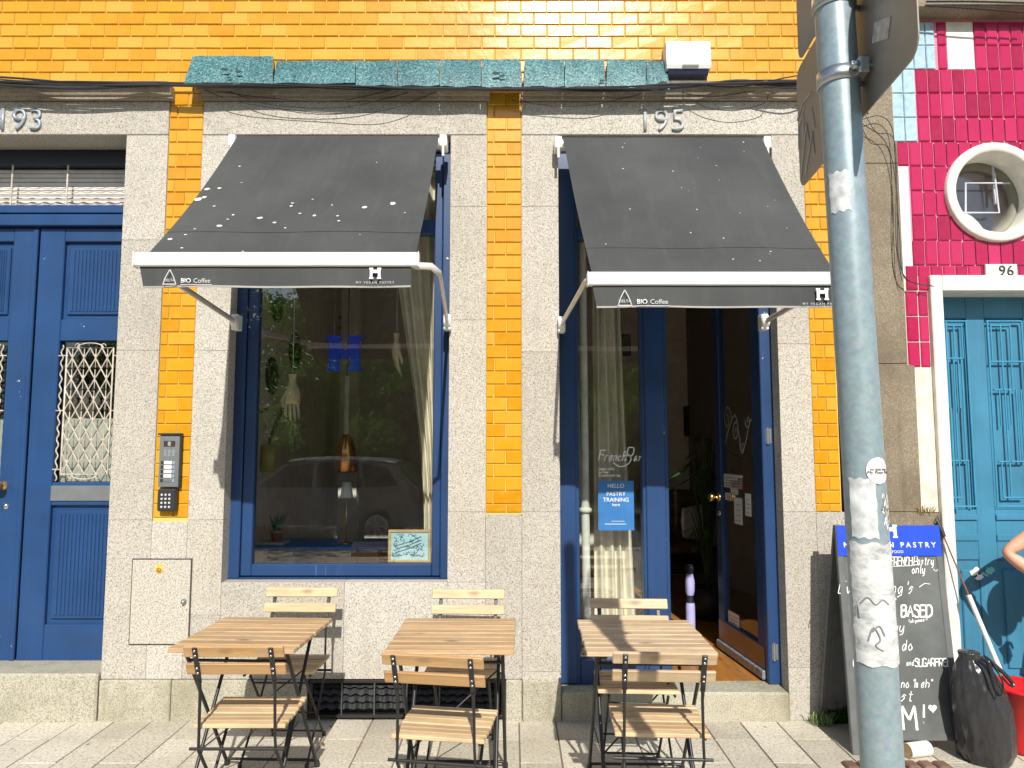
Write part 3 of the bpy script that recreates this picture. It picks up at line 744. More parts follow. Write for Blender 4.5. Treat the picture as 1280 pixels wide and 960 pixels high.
# ------------------------------------------------------------------ neighbouring crimson building
red = thing('neighbour_building', 'crimson tiled house at the right with a round porthole window and teal door', 'building', (3.3, D, 0))
xb0 = xR + .0; xpil0, xpil1 = xs3r + .045, X(1120, 250, D)
RZ0 = Z(28, D); RH = Z(28, D) - Z(57.6, D)
RW = X(1200, 200, D) - X(1184.5, 200, D)
RC = at(1242, 242, D); RR = X(1242 + 63, 242, D) - RC.x
mb = MB(); cut = lambda x, z, m: (x - RC.x) ** 2 + (z - RC.z) ** 2 < (RR - .02 + m) ** 2
xt0 = X(1120, 200, D); xt0b = X(1150, 150, D); xt1 = X(1136, 300, D)
xdj = X(1164, 450, D); zfr_top = Z(345, D); xlast = 5.6
def rt(x, z): return x < -99
rows = []
skipc = lambda x, z: cut(x, z, -.03)
def redrow(r, xa, xb):
    z1_ = RZ0 - r * RH; tiles(mb, xa, xb, z1_ - RH, z1_, RW, RH, 0, D - .002, g=.007, skip=skipc, cut=cut, shade=random.random, c=.007)
for r in range(11):
    if r < 2: redrow(r, X(1171, 60, D), X(1183, 60, D)); redrow(r, X(1217, 60, D), xlast)
    elif r < 5: redrow(r, X(1146, 150, D), xlast)
    elif r < 6: redrow(r, X(1120, 195, D), xlast)
    elif r < 9: redrow(r, X(1138, 250, D), xlast)
    elif r < 10: redrow(r, X(1140, 320, D), xlast)
    else: redrow(r, X(1131, 345, D), xlast)
for r in range(11, 14): redrow(r, X(1132, 400, D), xdj - .004)
mb.build('wall_tiles', M['tile_r'], red)
mb = MB(); z = RZ0
for r in range(5):
    xa, xb = X(1112, 100, D), X(1170 if r < 2 else 1145, 100, D)
    tiles(mb, xa, xb, RZ0 - (r + 1) * RH, RZ0 - r * RH, RW, RH, 0, D - .002, g=.004, shade=random.random)
mb.build('pale_blue_tiles', M['pale_blue'], red)
# backing wall with a round hole
mb = MB(); cs = .05; x = xpil1 - .1
def wallcell(x0, x1, z0, z1):
    nx, nz = max(1, int((x1 - x0) / cs)), max(1, int((z1 - z0) / cs))
    for i in range(nx):
        for k in range(nz):
            a0, a1 = x0 + (x1 - x0) * i / nx, x0 + (x1 - x0) * (i + 1) / nx; b0, b1 = z0 + (z1 - z0) * k / nz, z0 + (z1 - z0) * (k + 1) / nz
            if (a0 + a1 - 2 * RC.x) ** 2 + (b0 + b1 - 2 * RC.z) ** 2 > 4 * (RR - .025) ** 2: mb.face(((a0, D, b0), (a1, D, b0), (a1, D, b1), (a0, D, b1)))
wallcell(RC.x - RR - .1, RC.x + RR + .1, RC.z - RR - .1, RC.z + RR + .1)
mb.build('porthole_surround', M['grout_r'], red)
mb = MB()
mb.box(xpil1 - .05, RC.x - RR - .1, D, D + .3, zfr_top, TOP); mb.box(RC.x + RR + .1, xlast, D, D + .3, zfr_top, TOP)
mb.box(RC.x - RR - .1, RC.x + RR + .1, D, D + .3, zfr_top, RC.z - RR - .1); mb.box(RC.x - RR - .1, RC.x + RR + .1, D, D + .3, RC.z + RR + .1, TOP)
mb.build('rendered_wall', M['grout_r'], red)
mb = MB(); mb.box(xpil1 - .05, xdj - .002, D - .001, D + .3, Z(640, D), zfr_top - .002); mb.build('bare_plaster', M['plaster'], red)
mb = MB(); mb.box(X(1183.5, 60, D), X(1216.5, 60, D), D - .004, D + .0, RZ0 - 2 * RH + .003, RZ0); mb.build('plaster_patch', M['white_stone'], red); mb = MB(); mb.box(X(1121, 270, D), X(1138, 270, D) - .003, D - .004, D + .0, RZ0 - 10.5 * RH, RZ0 - 6 * RH); mb.build('plaster_patch', M['white_stone'], red)
mb = MB(); mb.cbox(xpil1 - .0, xlast, D - .12, D + .3, RZ0 + .02, RZ0 + .10, .01); mb.cbox(xpil1 - .0, xlast, D - .06, D + .3, RZ0 + .10, TOP, .01); mb.build('stone_band', M['granite_old'], red)
# old pillar
mb = MB()
for a, b in zip([0, Z(860, D), Z(640, D), Z(455, D), Z(205, D), Z(60, D)], [Z(860, D), Z(640, D), Z(455, D), Z(205, D), Z(60, D), TOP]): mb.cbox(xpil0, xpil1 + (.04 if b < Z(430, D) else .0) + .02, D - .01, D + .3, a + .001, b - .001, .004, 0, random.random())
mb.build('stone_pillar', M['granite_old'], red)
mb = MB(); mb.cbox(xpil1 + .0, xdj + .05, D - .012, D + .3, 0, Z(641, D), .008); mb.build('pillar_base', M['granite_old'], red)
# round window
mb = MB(); mb.lathe([(RR - .062, D + .16), (RR - .058, D - .03), (RR - .052, D - .042), (RR - .006, D - .042), (RR, D - .034), (RR, D + .01)], (RC.x, 0, RC.z), 56, axis='y')
ring = mb.build('round_window', M['white_stone'], red)
mb = MB(); mb.lathe([(RR - .1, D + .175), (RR - .1, D + .13), (RR - .062, D + .13)], (RC.x, 0, RC.z), 40, axis='y'); mb.build('window_frame', plain('olive_frame', (.2, .19, .14), .6), ring)
mb = MB(); mb.lathe([(0, D + .165), (RR - .06, D + .165)], (RC.x, 0, RC.z), 40, axis='y'); mb.lathe([(0, D + .171), (RR - .06, D + .171)], (RC.x, 0, RC.z), 40, axis='y'); mb.build('window_pane', M['glass'], ring)
mb = MB(); q = lambda px, py: at(px, py, D + .10)
for pts in ([(1207, 292), (1207, 229), (1262, 229)], [(1198, 266), (1249, 266), (1243, 217)]): mb.tube([q(*p) for p in pts], .0065, 6)
q = lambda px, py: at(px, py, D + .13)
mb.tube([q(1240, 190), (q(1240, 190).x, D + .13, RC.z - .02)], .008, 6)
mb.build('window_bars', plain('pale_lilac_bars', (.50, .52, .60), .5), ring)
mb = MB(); mb.box(RC.x - .6, RC.x + .6, D + .5, D + .55, RC.z - .6, RC.z + .6); mb.build('back_room_wall', M['inwall'], red)
mb = MB(); mb.grid(lambda u, v: (RC.x - .30 + .46 * u, D + .22, RC.z - .40 + .36 * math.sin(PI * u) ** .6 * v), 12, 3, th=(0, .03, 0)); mb.build('pale_cushion', M['paper'], red)
# number plate
o = at(1250, 339, D - .012); mb = MB(); mb.cbox(o.x - .095, o.x + .095, D - .028, D - .01, o.z - .04, o.z + .04, .003); npl = mb.build('number_plate', M['white_stone'], red)
text('plate_numeral', '1', M['plaster'], npl, (o.x - .055, D - .028, o.z - .03), .085, th=.002)
text('plate_numeral', '96', M['ink'], npl, (o.x + .025, D - .0285, o.z - .03), .088, th=.004, space=1.1)
# teal door
YT = D + .15; xdo = X(1179, 450, D); xdend = xdo + .95; zo = Z(365, D)
mb = MB(); mb.cbox(xdj, xdo, D - .035, D + .3, 0, zfr_top - .002, .006); mb.cbox(xdo + .002, xdend, D - .035, D + .3, zo, zfr_top - .002, .006); mb.cbox(xdend + .002, xdend + .09, D - .035, D + .3, 0, zfr_top - .002, .006); mb.build('door_surround', M['white_stone'], red)
mb = MB(); mb.box(xdend + .09, xlast, D, D + .3, 0, zfr_top); mb.build('lower_wall', M['plaster'], red)
mb = MB(); mb.cbox(xdo - .0, xdend, D - .02, D + .3, -.02, Z(905, D), .008); mb.build('door_step', M['granite_old'], red)
xc0, xc1 = X(1213, 500, YT), X(1236, 500, YT); zt0 = Z(637, YT); zt1 = Z(398, YT)
xl0 = xdo - .03; xl_ = X(1184, 500, YT); xr_ = X(1281, 500, YT)
td = MB()
for (a, b, c, d) in ((xl0, xl_, .05, zo), (xc0, xc1, .05, zo), (xl_, xc0, zt1, zo), (xc1, xr_ + .02, zt1, zo), (xl_, xc0, Z(700, YT), zt0), (xc1, xr_ + .02, Z(700, YT), zt0), (xr_ + .02, xdend, .05, zo)): td.cbox(a, b, YT, YT + .05, c, d, .004)
for a, b in ((xl_, xc0), (xc1, xr_ + .02)):
    td.box(a, b, YT + .02, YT + .045, zt0, zt1); td.box(a, b, YT + .01, YT + .045, .2, Z(700, YT)); td.cbox(a, b, YT - .006, YT + .05, .05, .2, .004)
    td.cbox(a + .03, b - .03, YT - .002, YT + .02, .24, Z(712, YT), .006); td.cbox(a, b, YT - .012, YT, Z(650, YT), Z(643, YT), .003); td.cbox(a, b, YT - .008, YT, Z(676, YT), Z(668, YT), .003)
td_o = td.build('teal_door', M['teal'], red)
gm = MB(); yy = YT - .012
def gp(px, py): return at(px, py, yy)
GX = [[(1182, 407, 1211, 407), (1182, 448, 1212, 448), (1196, 407, 1196, 448), (1210, 405, 1212, 448), (1182, 405, 1182, 448), (1196, 450, 1197, 510), (1183, 450, 1186, 510), (1204, 450, 1207, 510), (1210, 450, 1214, 510), (1192, 510, 1208, 640), (1200, 510, 1207, 574), (1214, 510, 1222, 576), (1188, 576, 1206, 576), (1208, 576, 1224, 576), (1206, 576, 1211, 622), (1193, 622, 1211, 622), (1222, 576, 1226, 636)],
      [(1238, 407, 1262, 407), (1238, 452, 1280, 452), (1250, 405, 1250, 487), (1262, 407, 1264, 452), (1238, 405, 1240, 452), (1264, 454, 1265, 487), (1242, 487, 1253, 487), (1255, 487, 1266, 487), (1249, 487, 1251, 532), (1262, 487, 1264, 532), (1256, 487, 1259, 577), (1270, 487, 1272, 577), (1248, 577, 1262, 577), (1264, 577, 1280, 577), (1262, 577, 1264, 622), (1252, 577, 1256, 622), (1254, 622, 1280, 622), (1276, 487, 1280, 577)]]
off = [(-0.0), 0.0]
for gi, G_ in enumerate(GX):
    for x0, y0, x1, y1 in G_:
        if gi == 0: x0, x1 = [1182 + (x - 1182) * .70 if x > 1182 else x for x in (x0, x1)]
        a, b = gp(x0, y0), gp(x1, y1)
        if abs(x0 - x1) < abs(y0 - y1) : b.x = a.x
        else: b.z = a.z
        gm.tube([a, b], .0055, 6)
    for zz in (zt0 + .02, zt1 - .02):
        a = (xl_, xc1)[gi]; b = (xc0, xr_)[gi]; gm.tube([(a, yy, zz), (b, yy, zz)], .006, 6)
    for xx in ((xl_ + .01, xc0 - .01), (xc1 + .01, xr_))[gi]: gm.tube([(xx, yy, zt0 + .02), (xx, yy, zt1 - .02)], .006, 6)
gm.build('door_grille', M['teal_bar'], td_o)
mb = MB(); c = at(1228, 718, YT - .004)
for k in range(9):
    a = k * .7; mb.face([(c.x + .05 * math.cos(k * 2.4) + random.uniform(.01, .035) * math.cos(t), YT - .0045 - k * .0003, c.z + .025 * math.sin(k * 1.7) + random.uniform(.008, .03) * math.sin(t)) for t in [2 * PI * i / 9 for i in range(9)]], k % 3)
mb.build('torn_sticker', [plain('torn_blue', (.04, .16, .42), .6), plain('torn_white', (.7, .74, .74), .6), plain('torn_mint', (.15, .55, .50), .6)], td_o)

# ------------------------------------------------------------------ thin downpipe beside the third strip
dp = MB(); xx = xs3r + .028; dp.tube([(xx + .002, D - .006, .0), (xx + .001, D - .006, 2), (xx, D - .006, ZC1 - .1)], .014, 8)
tag(dp.build('downpipe', plain('chalky_pipe_paint', (.55, .50, .44), .6)), 'thin pale vertical conduit pipe between yellow tile strip and old stone pillar', 'pipe')

# ------------------------------------------------------------------ turquoise slabs on the cornice
slab = thing('sign_band', 'row of crackled turquoise slabs leaning above the cornice', 'sign band', at(540, 112, D - .1))
for bl, br, tl, tr, yb, yt in ((230, 341, 241, 341, 105, 70), (342, 444, 346, 444, 104, 76), (445, 497, 445, 496, 107, 76), (498, 549, 497, 549, 107, 75), (550, 601, 550, 601, 108, 75), (602, 652, 602, 651, 109, 74), (655, 705, 656, 705, 108, 74), (706, 757, 706, 755, 109, 74), (758, 808, 759, 807, 110, 75), (809, 837, 808, 832, 111, 76)):
    mb = MB(); yB, yT = D - .125, D - .05
    n = 8
    def sf(u, v, bl=bl, br=br, tl=tl, tr=tr, yb=yb, yt=yt):
        pb = at(bl + (br - bl) * u, yb + .9 * math.sin(u * 9 + bl), yB); pt = at(tl + (tr - tl) * u, yt + .35 * math.sin(u * 7 + tl), yT)
        p = pb.lerp(pt, v); p.y -= .004 * math.sin(PI * v) + .002 * math.sin(u * 13 + v * 7); return p
    mb.grid(sf, n, 5, th=(0, .022, 0)); mb.build('slab', M['teal_slab'], slab)
M['chip'] = plain('chip_dark', (.02, .05, .055), .8)
for px, py, r in ((282, 88, .016), (299, 91, .014), (620, 93, .018), (628, 96, .014), (752, 102, .012), (828, 105, .02), (287, 98, .01)):
    mb = MB(); c = at(px, py, D - .118); mb.face([(c.x + r * 1.5 * math.cos(t) * random.uniform(.7, 1.2), c.y - .012, c.z + r * .6 * math.sin(t) * random.uniform(.7, 1.2)) for t in [2 * PI * k / 10 for k in range(10)]]); mb.build('chipped_hole', M['chip'], slab)

# ------------------------------------------------------------------ cables
cb = MB()
def cable(pts, r=.005, y=D - .115, w=.0):
    P = [at(px, py, y + random.uniform(-.012, .012)) for px, py in pts]
    P = [Vector(p) for p in smooth_path([tuple(p) for p in P], 6)]
    cb.tube(P, r, 5)
for k in range(9):
    e = k * 1.5
    cable([(-60, 92 + e + random.uniform(-3, 3)), (20, 99 + e * .6 + random.uniform(-2, 2)), (100, 103 + e * .5 + random.uniform(-2, 2)), (180, 103 + e * .35), (240, 105 + random.uniform(-1, 3)), (340, 107 + random.uniform(-2, 3)), (440, 110 + random.uniform(-3, 2)), (550, 111 + random.uniform(-3, 2)), (650, 112 + random.uniform(-3, 2)), (760, 111 + random.uniform(-3, 3)), (840, 106 + random.uniform(-2, 5)), (920, 103 + random.uniform(-3, 7)), (990, 98 + random.uniform(-6, 14)), (1040, 100 + random.uniform(-10, 12)), (1085, 130 + random.uniform(-15, 15))], random.choice((.004, .005, .0065, .008)))
for pts in ([(255, 112), (300, 128), (400, 141), (480, 138), (545, 115)], [(280, 112), (340, 131), (430, 134), (510, 116)], [(245, 110), (330, 122), (420, 126), (500, 110)], [(640, 125), (690, 132), (740, 131), (800, 118)], [(864, 124), (885, 135), (920, 138), (955, 129), (960, 118)], [(850, 112), (862, 118), (900, 120), (950, 112)], [(1075, 150), (1100, 145), (1115, 160), (1119, 200), (1122, 260), (1123, 320), (1135, 350), (1165, 357)], [(1078, 155), (1105, 175), (1118, 215), (1124, 290), (1128, 340), (1140, 353), (1168, 358)], [(1080, 140), (1095, 165), (1119, 180), (1120, 300), (1128, 352)], [(1075, 158), (1078, 175)]):
    cable(pts, .0025, D - .06)
for pts in ([(1160, 7), (1220, 11), (1290, 16)], [(1158, 2), (1220, 2), (1290, 4)]): cable(pts, .006, D - .14)
tag(cb.build('cable_bundle', M['rubber']), 'bundle of black cables sagging along the cornice', 'cables')

# ------------------------------------------------------------------ white flood light box
fl = thing('emergency_light', 'white box light with dark lens mounted above number 195', 'wall light', at(860, 95, D))
c0, c1 = at(833, 55, D - .12), at(889, 92, D - .12)
mb = MB(); w = .5 * (c1.x - c0.x); cx = (c0.x + c1.x) / 2
fnc = lambda u, v, h: Vector((cx - w + h, D - .01 - u, v))
zt_, zb2 = Z(53, D - .1), Z(87, D - .1)
mb.prism([(0, zb2 - .01), (0, zt_ + .004), (.02, zt_ + .012), (.10, zt_), (.115, zb2 + .02), (.105, zb2)], fnc, 2 * w); mb.build('housing', M['white'], fl)
mb = MB(); mb.prism([(.0, zb2 - .05), (0, zb2 - .012), (.10, zb2 - .003), (.09, zb2 - .03)], lambda u, v, h: Vector((cx - w + .012 + h, D - .01 - u, v)), 2 * w - .024); mb.build('lens', plain('dark_lens', (.03, .035, .07), .15), fl)
mb = MB(); mb.cbox(cx - w * .95, cx + w * .95, D - .05, D - .009, Z(103, D), zb2 - .052, .004)
for k in range(3): z = Z(103, D) + .012 + k * .02; mb.cbox(cx - w * .9, cx + w * .8, D - .058, D - .048, z, z + .008, .002, 1)
mb.build('bracket', [M['white'], M['blackp']], fl)
mb = MB(); mb.cbox(cx - .04, cx + .06, D - .135, D - .128, zb2 + .012, zb2 + .02, .001); mb.build('rating_strip', M['grey_print'], fl)

# ------------------------------------------------------------------ intercom and keypad
ic = thing('door_intercom', 'grey steel intercom panel with name buttons on the yellow tile strip', 'intercom', at(210, 610, D))
a, b = at(198, 609, D - .02), at(226, 544, D - .02)
mb = MB(); mb.cbox(a.x, b.x, D - .03, D + .004, a.z, b.z, .004); mb.build('panel', M['steel'], ic)
mb = MB(); mb.cbox(a.x - .006, b.x + .006, D - .042, D + .002, b.z + .001, b.z + .012, .002); mb.cbox(b.x + .001, b.x + .008, D - .03, D + .002, a.z, b.z, .001); mb.build('rain_hood', M['blackp'], ic)
wI, hI = b.x - a.x, b.z - a.z
mb = MB(); mb.cbox(a.x + wI * .22, a.x + wI * .78, D - .033, D - .028, a.z + hI * .78, a.z + hI * .89, .002); mb.build('camera_window', M['blackp'], ic)
mb = MB(); mb.cbox(a.x + wI * .43, a.x + wI * .58, D - .035, D - .0325, a.z + hI * .795, a.z + hI * .875, .001); mb.build('camera_lens', plain('lens_beige', (.35, .3, .2), .2), ic)
mb = MB()
for i in range(3):
    for k in range(5): mb.cbox(a.x + wI * (.25 + i * .2), a.x + wI * (.36 + i * .2), D - .0308, D - .0295, a.z + hI * (.60 + k * .026), a.z + hI * (.612 + k * .026), .0003)
mb.build('speaker_slots', M['grey_ink'], ic)
for k in range(5):
    z = a.z + hI * (.10 + k * .085)
    mb = MB(); mb.cbox(a.x + wI * .28, a.x + wI * .66, D - .034, D - .029, z, z + hI * .062, .001); mb.build('name_button', M['paper'] if k else M['steel'], ic)
    mb = MB(); mb.cbox(a.x + wI * .12, a.x + wI * .24, D - .033, D - .029, z, z + hI * .062, .001); mb.cbox(a.x + wI * .7, a.x + wI * .8, D - .033, D - .029, z, z + hI * .055, .001, 1); mb.build('button_marker', [M['blackp'], M['numeral']], ic)
kp = thing('keypad', 'small black numeric keypad below the grey intercom panel', 'keypad', at(208, 641, D))
a, b = at(197, 639, D - .03), at(221, 611, D - .03)
mb = MB(); mb.cbox(a.x, b.x, D - .045, D + .005, a.z, b.z, .008); mb.build('keypad_case', M['blackp'], kp)
for i in range(3):
    for k in range(4):
        x = a.x + (b.x - a.x) * (.27 + .21 * i); z = a.z + (b.z - a.z) * (.2 + .18 * k); mb = MB(); mb.cbox(x - .006, x + .006, D - .05, D - .044, z - .006, z + .006, .002); mb.build('key', M['grey_print'], kp)

# ------------------------------------------------------------------ meter cabinet in the wall
mc = thing('meter_cabinet', 'granite faced meter cabinet door with yellow sticker, beside the blue double door', 'meter cabinet', at(200, 806, D))
a, b = at(161, 806, D), at(241, 698, D)
mb = MB(); mb.box(a.x, b.x, D - .004, D - .001, a.z, b.z); mb.build('cabinet_frame', plain('dark_gap', (.05, .045, .04), .8), mc)
mb = MB(); mb.cbox(a.x + .006, b.x - .007, D - .009, D - .0045, a.z + .007, b.z - .007, .0015); mb.build('cabinet_door', granite('granite_door', (.56, .53, .47), (.11, .10, .09), stain_amt=.05, sc=110), mc)
k = at(230, 752, D - .009); mb = MB(); mb.lathe([(0, -.022), (.009, -.022), (.01, -.008), (.017, -.006), (.018, 0)], k, 16, axis='y'); mb.build('cabinet_lock', M['steel'], mc)
k = at(199, 712, D - .0095); mb = MB(); mb.lathe([(0, -.0015), (.021, -.0015), (.021, 0)], k, 20, axis='y'); mb.cbox(k.x - .014, k.x + .014, k.y - .0016, k.y, k.z + .018, k.z + .03, .0003); sk = mb.build('warning_sticker', M['yellow'], mc)
mb = MB(); mb.lathe([(.008, -.003), (.008, -.0015), (.012, -.0015), (.012, -.003), (.008, -.003)], k, 20, axis='y'); mb.tube([k + Vector((-.007, -.002, .007)), k + Vector((.007, -.002, -.007))], .0018, 5); mb.build('prohibition_ring', plain('dark_red_print', (.28, .05, .02), .6), sk)

# ------------------------------------------------------------------ basement vent grille
vg = thing('vent_grille', 'black metal basement vent with horizontal bars below the shop window', 'vent', at(508, 898, D))
a, b = at(386, 899, D), at(631, 849, D); a.z = .015
mb = MB()
for (x0, x1, z0, z1) in ((a.x, b.x, a.z, a.z + .018), (a.x, b.x, b.z - .02, b.z - .002), (a.x, a.x + .02, a.z + .018, b.z - .02), (b.x - .02, b.x, a.z + .018, b.z - .02)): mb.cbox(x0, x1, D - .01, D + .03, z0, z1, .003)
mb.build('vent_frame', M['black'], vg)
mb = MB()
for k in range(4):
    z = a.z + .045 + k * (b.z - a.z - .07) / 3.6; n = 90
    mb.grid(lambda u, v, z=z: (a.x + .02 + (b.x - a.x - .04) * u, D + .012 + .03 * v + .004 * math.sin(u * 120), z + .035 * (v) + .0045 * math.sin(u * 110 + k)), n, 2, th=(0, .004, -.003))
mb.build('vent_slat', plain('black_wavy_slat', (.03, .031, .033), .3, .3), vg)
M['vent_bar'] = plain('grey_vent_bar', (.12, .125, .13), .4, .5)
for k in range(1, 6): mb = MB(); x = a.x + (b.x - a.x) * k / 6; mb.tube([(x, D - .004, a.z + .01), (x, D - .004, b.z - .01)], .005, 6); mb.build('vent_bar', M['vent_bar'], vg)

# ------------------------------------------------------------------ awnings
def awning(label, wl, wr, ptop, yb, pyb, bl, br, pyv0, pyv1, spots, arms, logo_px, m_px, group):
    """canvas drop awning: roller at the wall, front bar at distance yb"""
    yr = D - .09; zt0_ = Z(ptop, yr)
    tl, tr = wl, wr
    Lb, Rb = at(bl, pyb, yb), at(br, pyb, yb); zb = (Lb.z + Rb.z) / 2
    root = thing('awning', label, 'awning', ((tl + tr) / 2, D, zt0_), group)
    zt_c = zt0_ - .0
    fl_, fr_ = Lb.x + .025, Rb.x - .02
    def S(u, v, h=0):
        x = (tl + (tr - tl) * u) * (1 - v) + (fl_ + (fr_ - fl_) * u) * v
        y = yr + (yb + .02 - yr) * v; z = zt_c + (zb + .012 - zt_c) * v
        z -= .03 * math.sin(PI * v) * (1 + .2 * math.cos(u * 6)) + .006 * math.sin(PI * u) * v + .004 * math.sin(u * 11 + v * 4) * v
        return Vector((x, y - .6 * h, z + .8 * h))
    mb = MB(); mb.grid(lambda u, v: S(u, v), 24, 16, th=(0, .0015, -.002)); can = mb.build('canopy', M['canvas'], root)
    if spots:
        for (u, v, r) in spots:
            mb = MB(); n = 9; e = random.uniform(.6, 1)
            mb.face([S(u + r * math.cos(t) * random.uniform(.75, 1.15) / (tr - tl), v + r * e * math.sin(t) * random.uniform(.75, 1.15) / 1.4, .0025) for t in [2 * PI * i / n for i in range(n)]]); mb.build('bird_dropping', M['dropping'], can)
    for vv_ in (.80,):
        mb = MB(); mb.grid(lambda u, q: S(u, vv_ + .006 * q, .0012), 24, 1, th=(0, -.0006, .0012)); mb.build('seam', M['canvas'], can)
    mb = MB(); mb.tube([(tl - .02, yr + .03, zt_c - .035), (tr + .02, yr + .03, zt_c - .035)], .034, 12); mb.build('roller', M['alu'], root)
    for x, s in ((tl - .03, -1), (tr + .03, 1)):
        mb = MB(); mb.cbox(x - .022, x + .022, yr - .02, D - .001, zt_c - .07, zt_c + .004, .006); mb.tube([(x, yr - .015, zt_c - .02), (x, yr - .015, zt_c - .13)], .008, 8); mb.build('roller_bracket', M['white'], root)
    mb = MB(); h = .031
    mb.cbox(Lb.x, Rb.x, yb - .02, yb + .02, zb - h, zb + h, .006); bar = mb.build('front_bar', M['white'], root)
    mb = MB()
    for x in (Lb.x - .004, Rb.x): mb.cbox(x, x + .004, yb - .024, yb + .024, zb - h - .003, zb + h + .002, .001)
    mb.build('bar_end_cap', M['white'], bar)
    zv0, zv1 = zb - h, Z(pyv1, yb)
    yv = yb - .004
    vx0, vx1 = Lb.x + .02, Rb.x - .03
    def V(u, v): return (vx0 + (vx1 - vx0) * u + .006 * (1 - u) * v * 3, yv + .010 * v * math.sin(u * 15 + 1) * (.4 + abs(u - .5)) - .006 * v, zv0 + (zv1 - zv0) * v + .0015 * math.sin(u * 8) * v)
    mb = MB(); mb.grid(V, 40, 4, th=(0, .002, 0)); val = mb.build('valance', M['canvas'], root)
    mb = MB(); mb.grid(lambda u, v: Vector(V(u, 1)) + Vector((0, -.002, -.004 + .008 * v)), 40, 1, th=(0, .006, 0)); mb.build('hem', plain('pale_hem', (.34, .33, .31), .8), val)
    # printed marks
    yp = yv - .016
    c = at(logo_px, (pyv0 + pyv1) / 2, yp); s = (zv0 - zv1) * .36
    mb = MB(); fn = lambda x, y, h: Vector((c.x + x, yp - h, c.z + y))
    for pts in ([(-.8 * s, -.9 * s), (-.55 * s, -.1 * s), (0, s)], [(0, s), (.5 * s, .05 * s), (.85 * s, -.9 * s)], [(-.95 * s, -1.0 * s), (.95 * s, -1.0 * s)]): ribbon(mb, smooth_path(pts), .004, fn)
    mb.build('triangle_logo', M['grey_print'], val)
    text('printed_word', 'DELTA', M['grey_print'], val, (c.x, yp, c.z - s * .62), s * .52, th=.0008)
    text('printed_word', 'BIO', M['white_print'], val, (c.x + s * 1.5, yp, c.z - s * .8), s * .85, align='LEFT', th=.0008, bold=.0004)
    text('printed_word', 'Coffee', M['grey_print'], val, (c.x + s * 3.2, yp, c.z - s * .8), s * .85, align='LEFT', th=.0008)
    mb = MB(); mb.box(c.x + s * 1.5, c.x + s * 5.7, yp - .0008, yp, c.z - s * 1.08, c.z - s * 1.0); mb.build('underline', M['grey_print'], val)
    c = at(m_px, (pyv0 + pyv1) / 2 - 4, yp); k = s * .2
    mb = MB()
    for (x0, x1, z0, z1) in ((-4, -1.4, 2.8, 4), (1.4, 4, 2.8, 4), (-3.6, -1.8, -2.5, 2.8), (1.8, 3.6, -2.5, 2.8), (-1.8, 0, .5, 2.6), (0, 1.8, .5, 2.6), (-4, -1.2, -3.6, -2.5), (1.2, 4, -3.6, -2.5)): mb.box(c.x + x0 * k, c.x + x1 * k, yp - .0008, yp, c.z + z0 * k, c.z + z1 * k)
    mb.build('block_letter_logo', M['white_print'], val)
    text('printed_word', 'MY VEGAN PASTRY', M['grey_print'], val, (c.x, yp, c.z - s * 1.35), s * .42, th=.0008, space=1.5)
    for pts, in_ in arms:
        mb = MB(); P_ = [Vector(p) for p in pts]
        mb.tube(P_, .0135, 8, flat=(.75, 1.25)); ar = mb.build('support_arm', M['alu'], root)
        q = P_[-1]; mb = MB(); mb.lathe([(0, -.02), (.03, -.02), (.034, -.01), (.034, .02), (.0, .02)], (0, 0, 0), 14, M=Matrix.Translation(q) @ Matrix.Rotation(PI / 2, 4, 'Y')); mb.cbox(q.x - .022, q.x + .022, q.y - .01, q.y + .06, q.z - .05, q.z + .045, .006); mb.build('arm_bracket', M['white'], ar)
    return root
yr = D - .09
gA = 'canvas awnings over the shopfront'
spotsL = []
rnd = random.Random(3)
for px, py, r in ((251, 236, .016), (267, 235, .011), (238, 250, .02), (246, 247, .014), (296, 206, .006), (296, 228, .006), (258, 260, .009), (282, 273, .008), (275, 279, .007), (317, 277, .016), (264, 288, .015), (360, 257, .01), (358, 261, .009), (369, 271, .009), (388, 274, .01), (453, 263, .014), (490, 257, .017), (336, 283, .01), (386, 252, .006), (200, 306, .012), (216, 318, .007), (296, 320, .006), (232, 292, .007), (470, 202, .004), (506, 269, .006), (418, 275, .008), (420, 282, .007), (411, 260, .005), (448, 300, .004), (220, 300, .008), (350, 290, .007)):
    v = (py - 170) / (318 - 170); v = .93 * v ** .88; l = 297 + (178 - 297) * (py - 170) / 148; rr = 548 + (523 - 548) * (py - 170) / 148
    spotsL.append(((px - l) / (rr - l), v, r))
spotsR = []
for k in range(26): spotsR.append((rnd.random(), rnd.random() * .95 + .02, rnd.choice((.003, .003, .004, .005))))
YB = 3.02
LbL = at(170, 325, YB); RbL = at(523, 325, YB)
bz = Z(325, YB)
armL = [([(LbL.x + .02, YB + .03, bz), at(294, 402, D - .05)], 0), ([(RbL.x - .02, YB + .02, bz - .02), (RbL.x + .055, YB + .02, bz - .024), (RbL.x + .085, YB + .08, bz - .04), at(559, 402, D - .04)], 0)]
awning('charcoal canvas awning over the shop window, spotted with white bird droppings', X(297, 170, yr), X(548, 170, yr), 170, YB, 325, 170, 523, 333, 359, spotsL, armL, 212, 469, gA)
YB2 = 3.2
bz2 = Z(349, YB2); LbR = at(735, 349, YB2); RbR = at(1056, 349, YB2)
armR = [([(LbR.x + .0, YB2 + .03, bz2), (LbR.x - .006, YB2 + .06, bz2), at(702, 405, D - .04)], 0), ([(RbR.x - .02, YB2 + .04, bz2), at(956, 402, D - .05)], 0)]
awning('charcoal canvas awning over the open shop door, right of the other awning', X(704, 172, yr), X(952, 172, yr), 172, YB2, 349, 735, 1056, 360, 384, spotsR, armR, 781, 1028, gA)

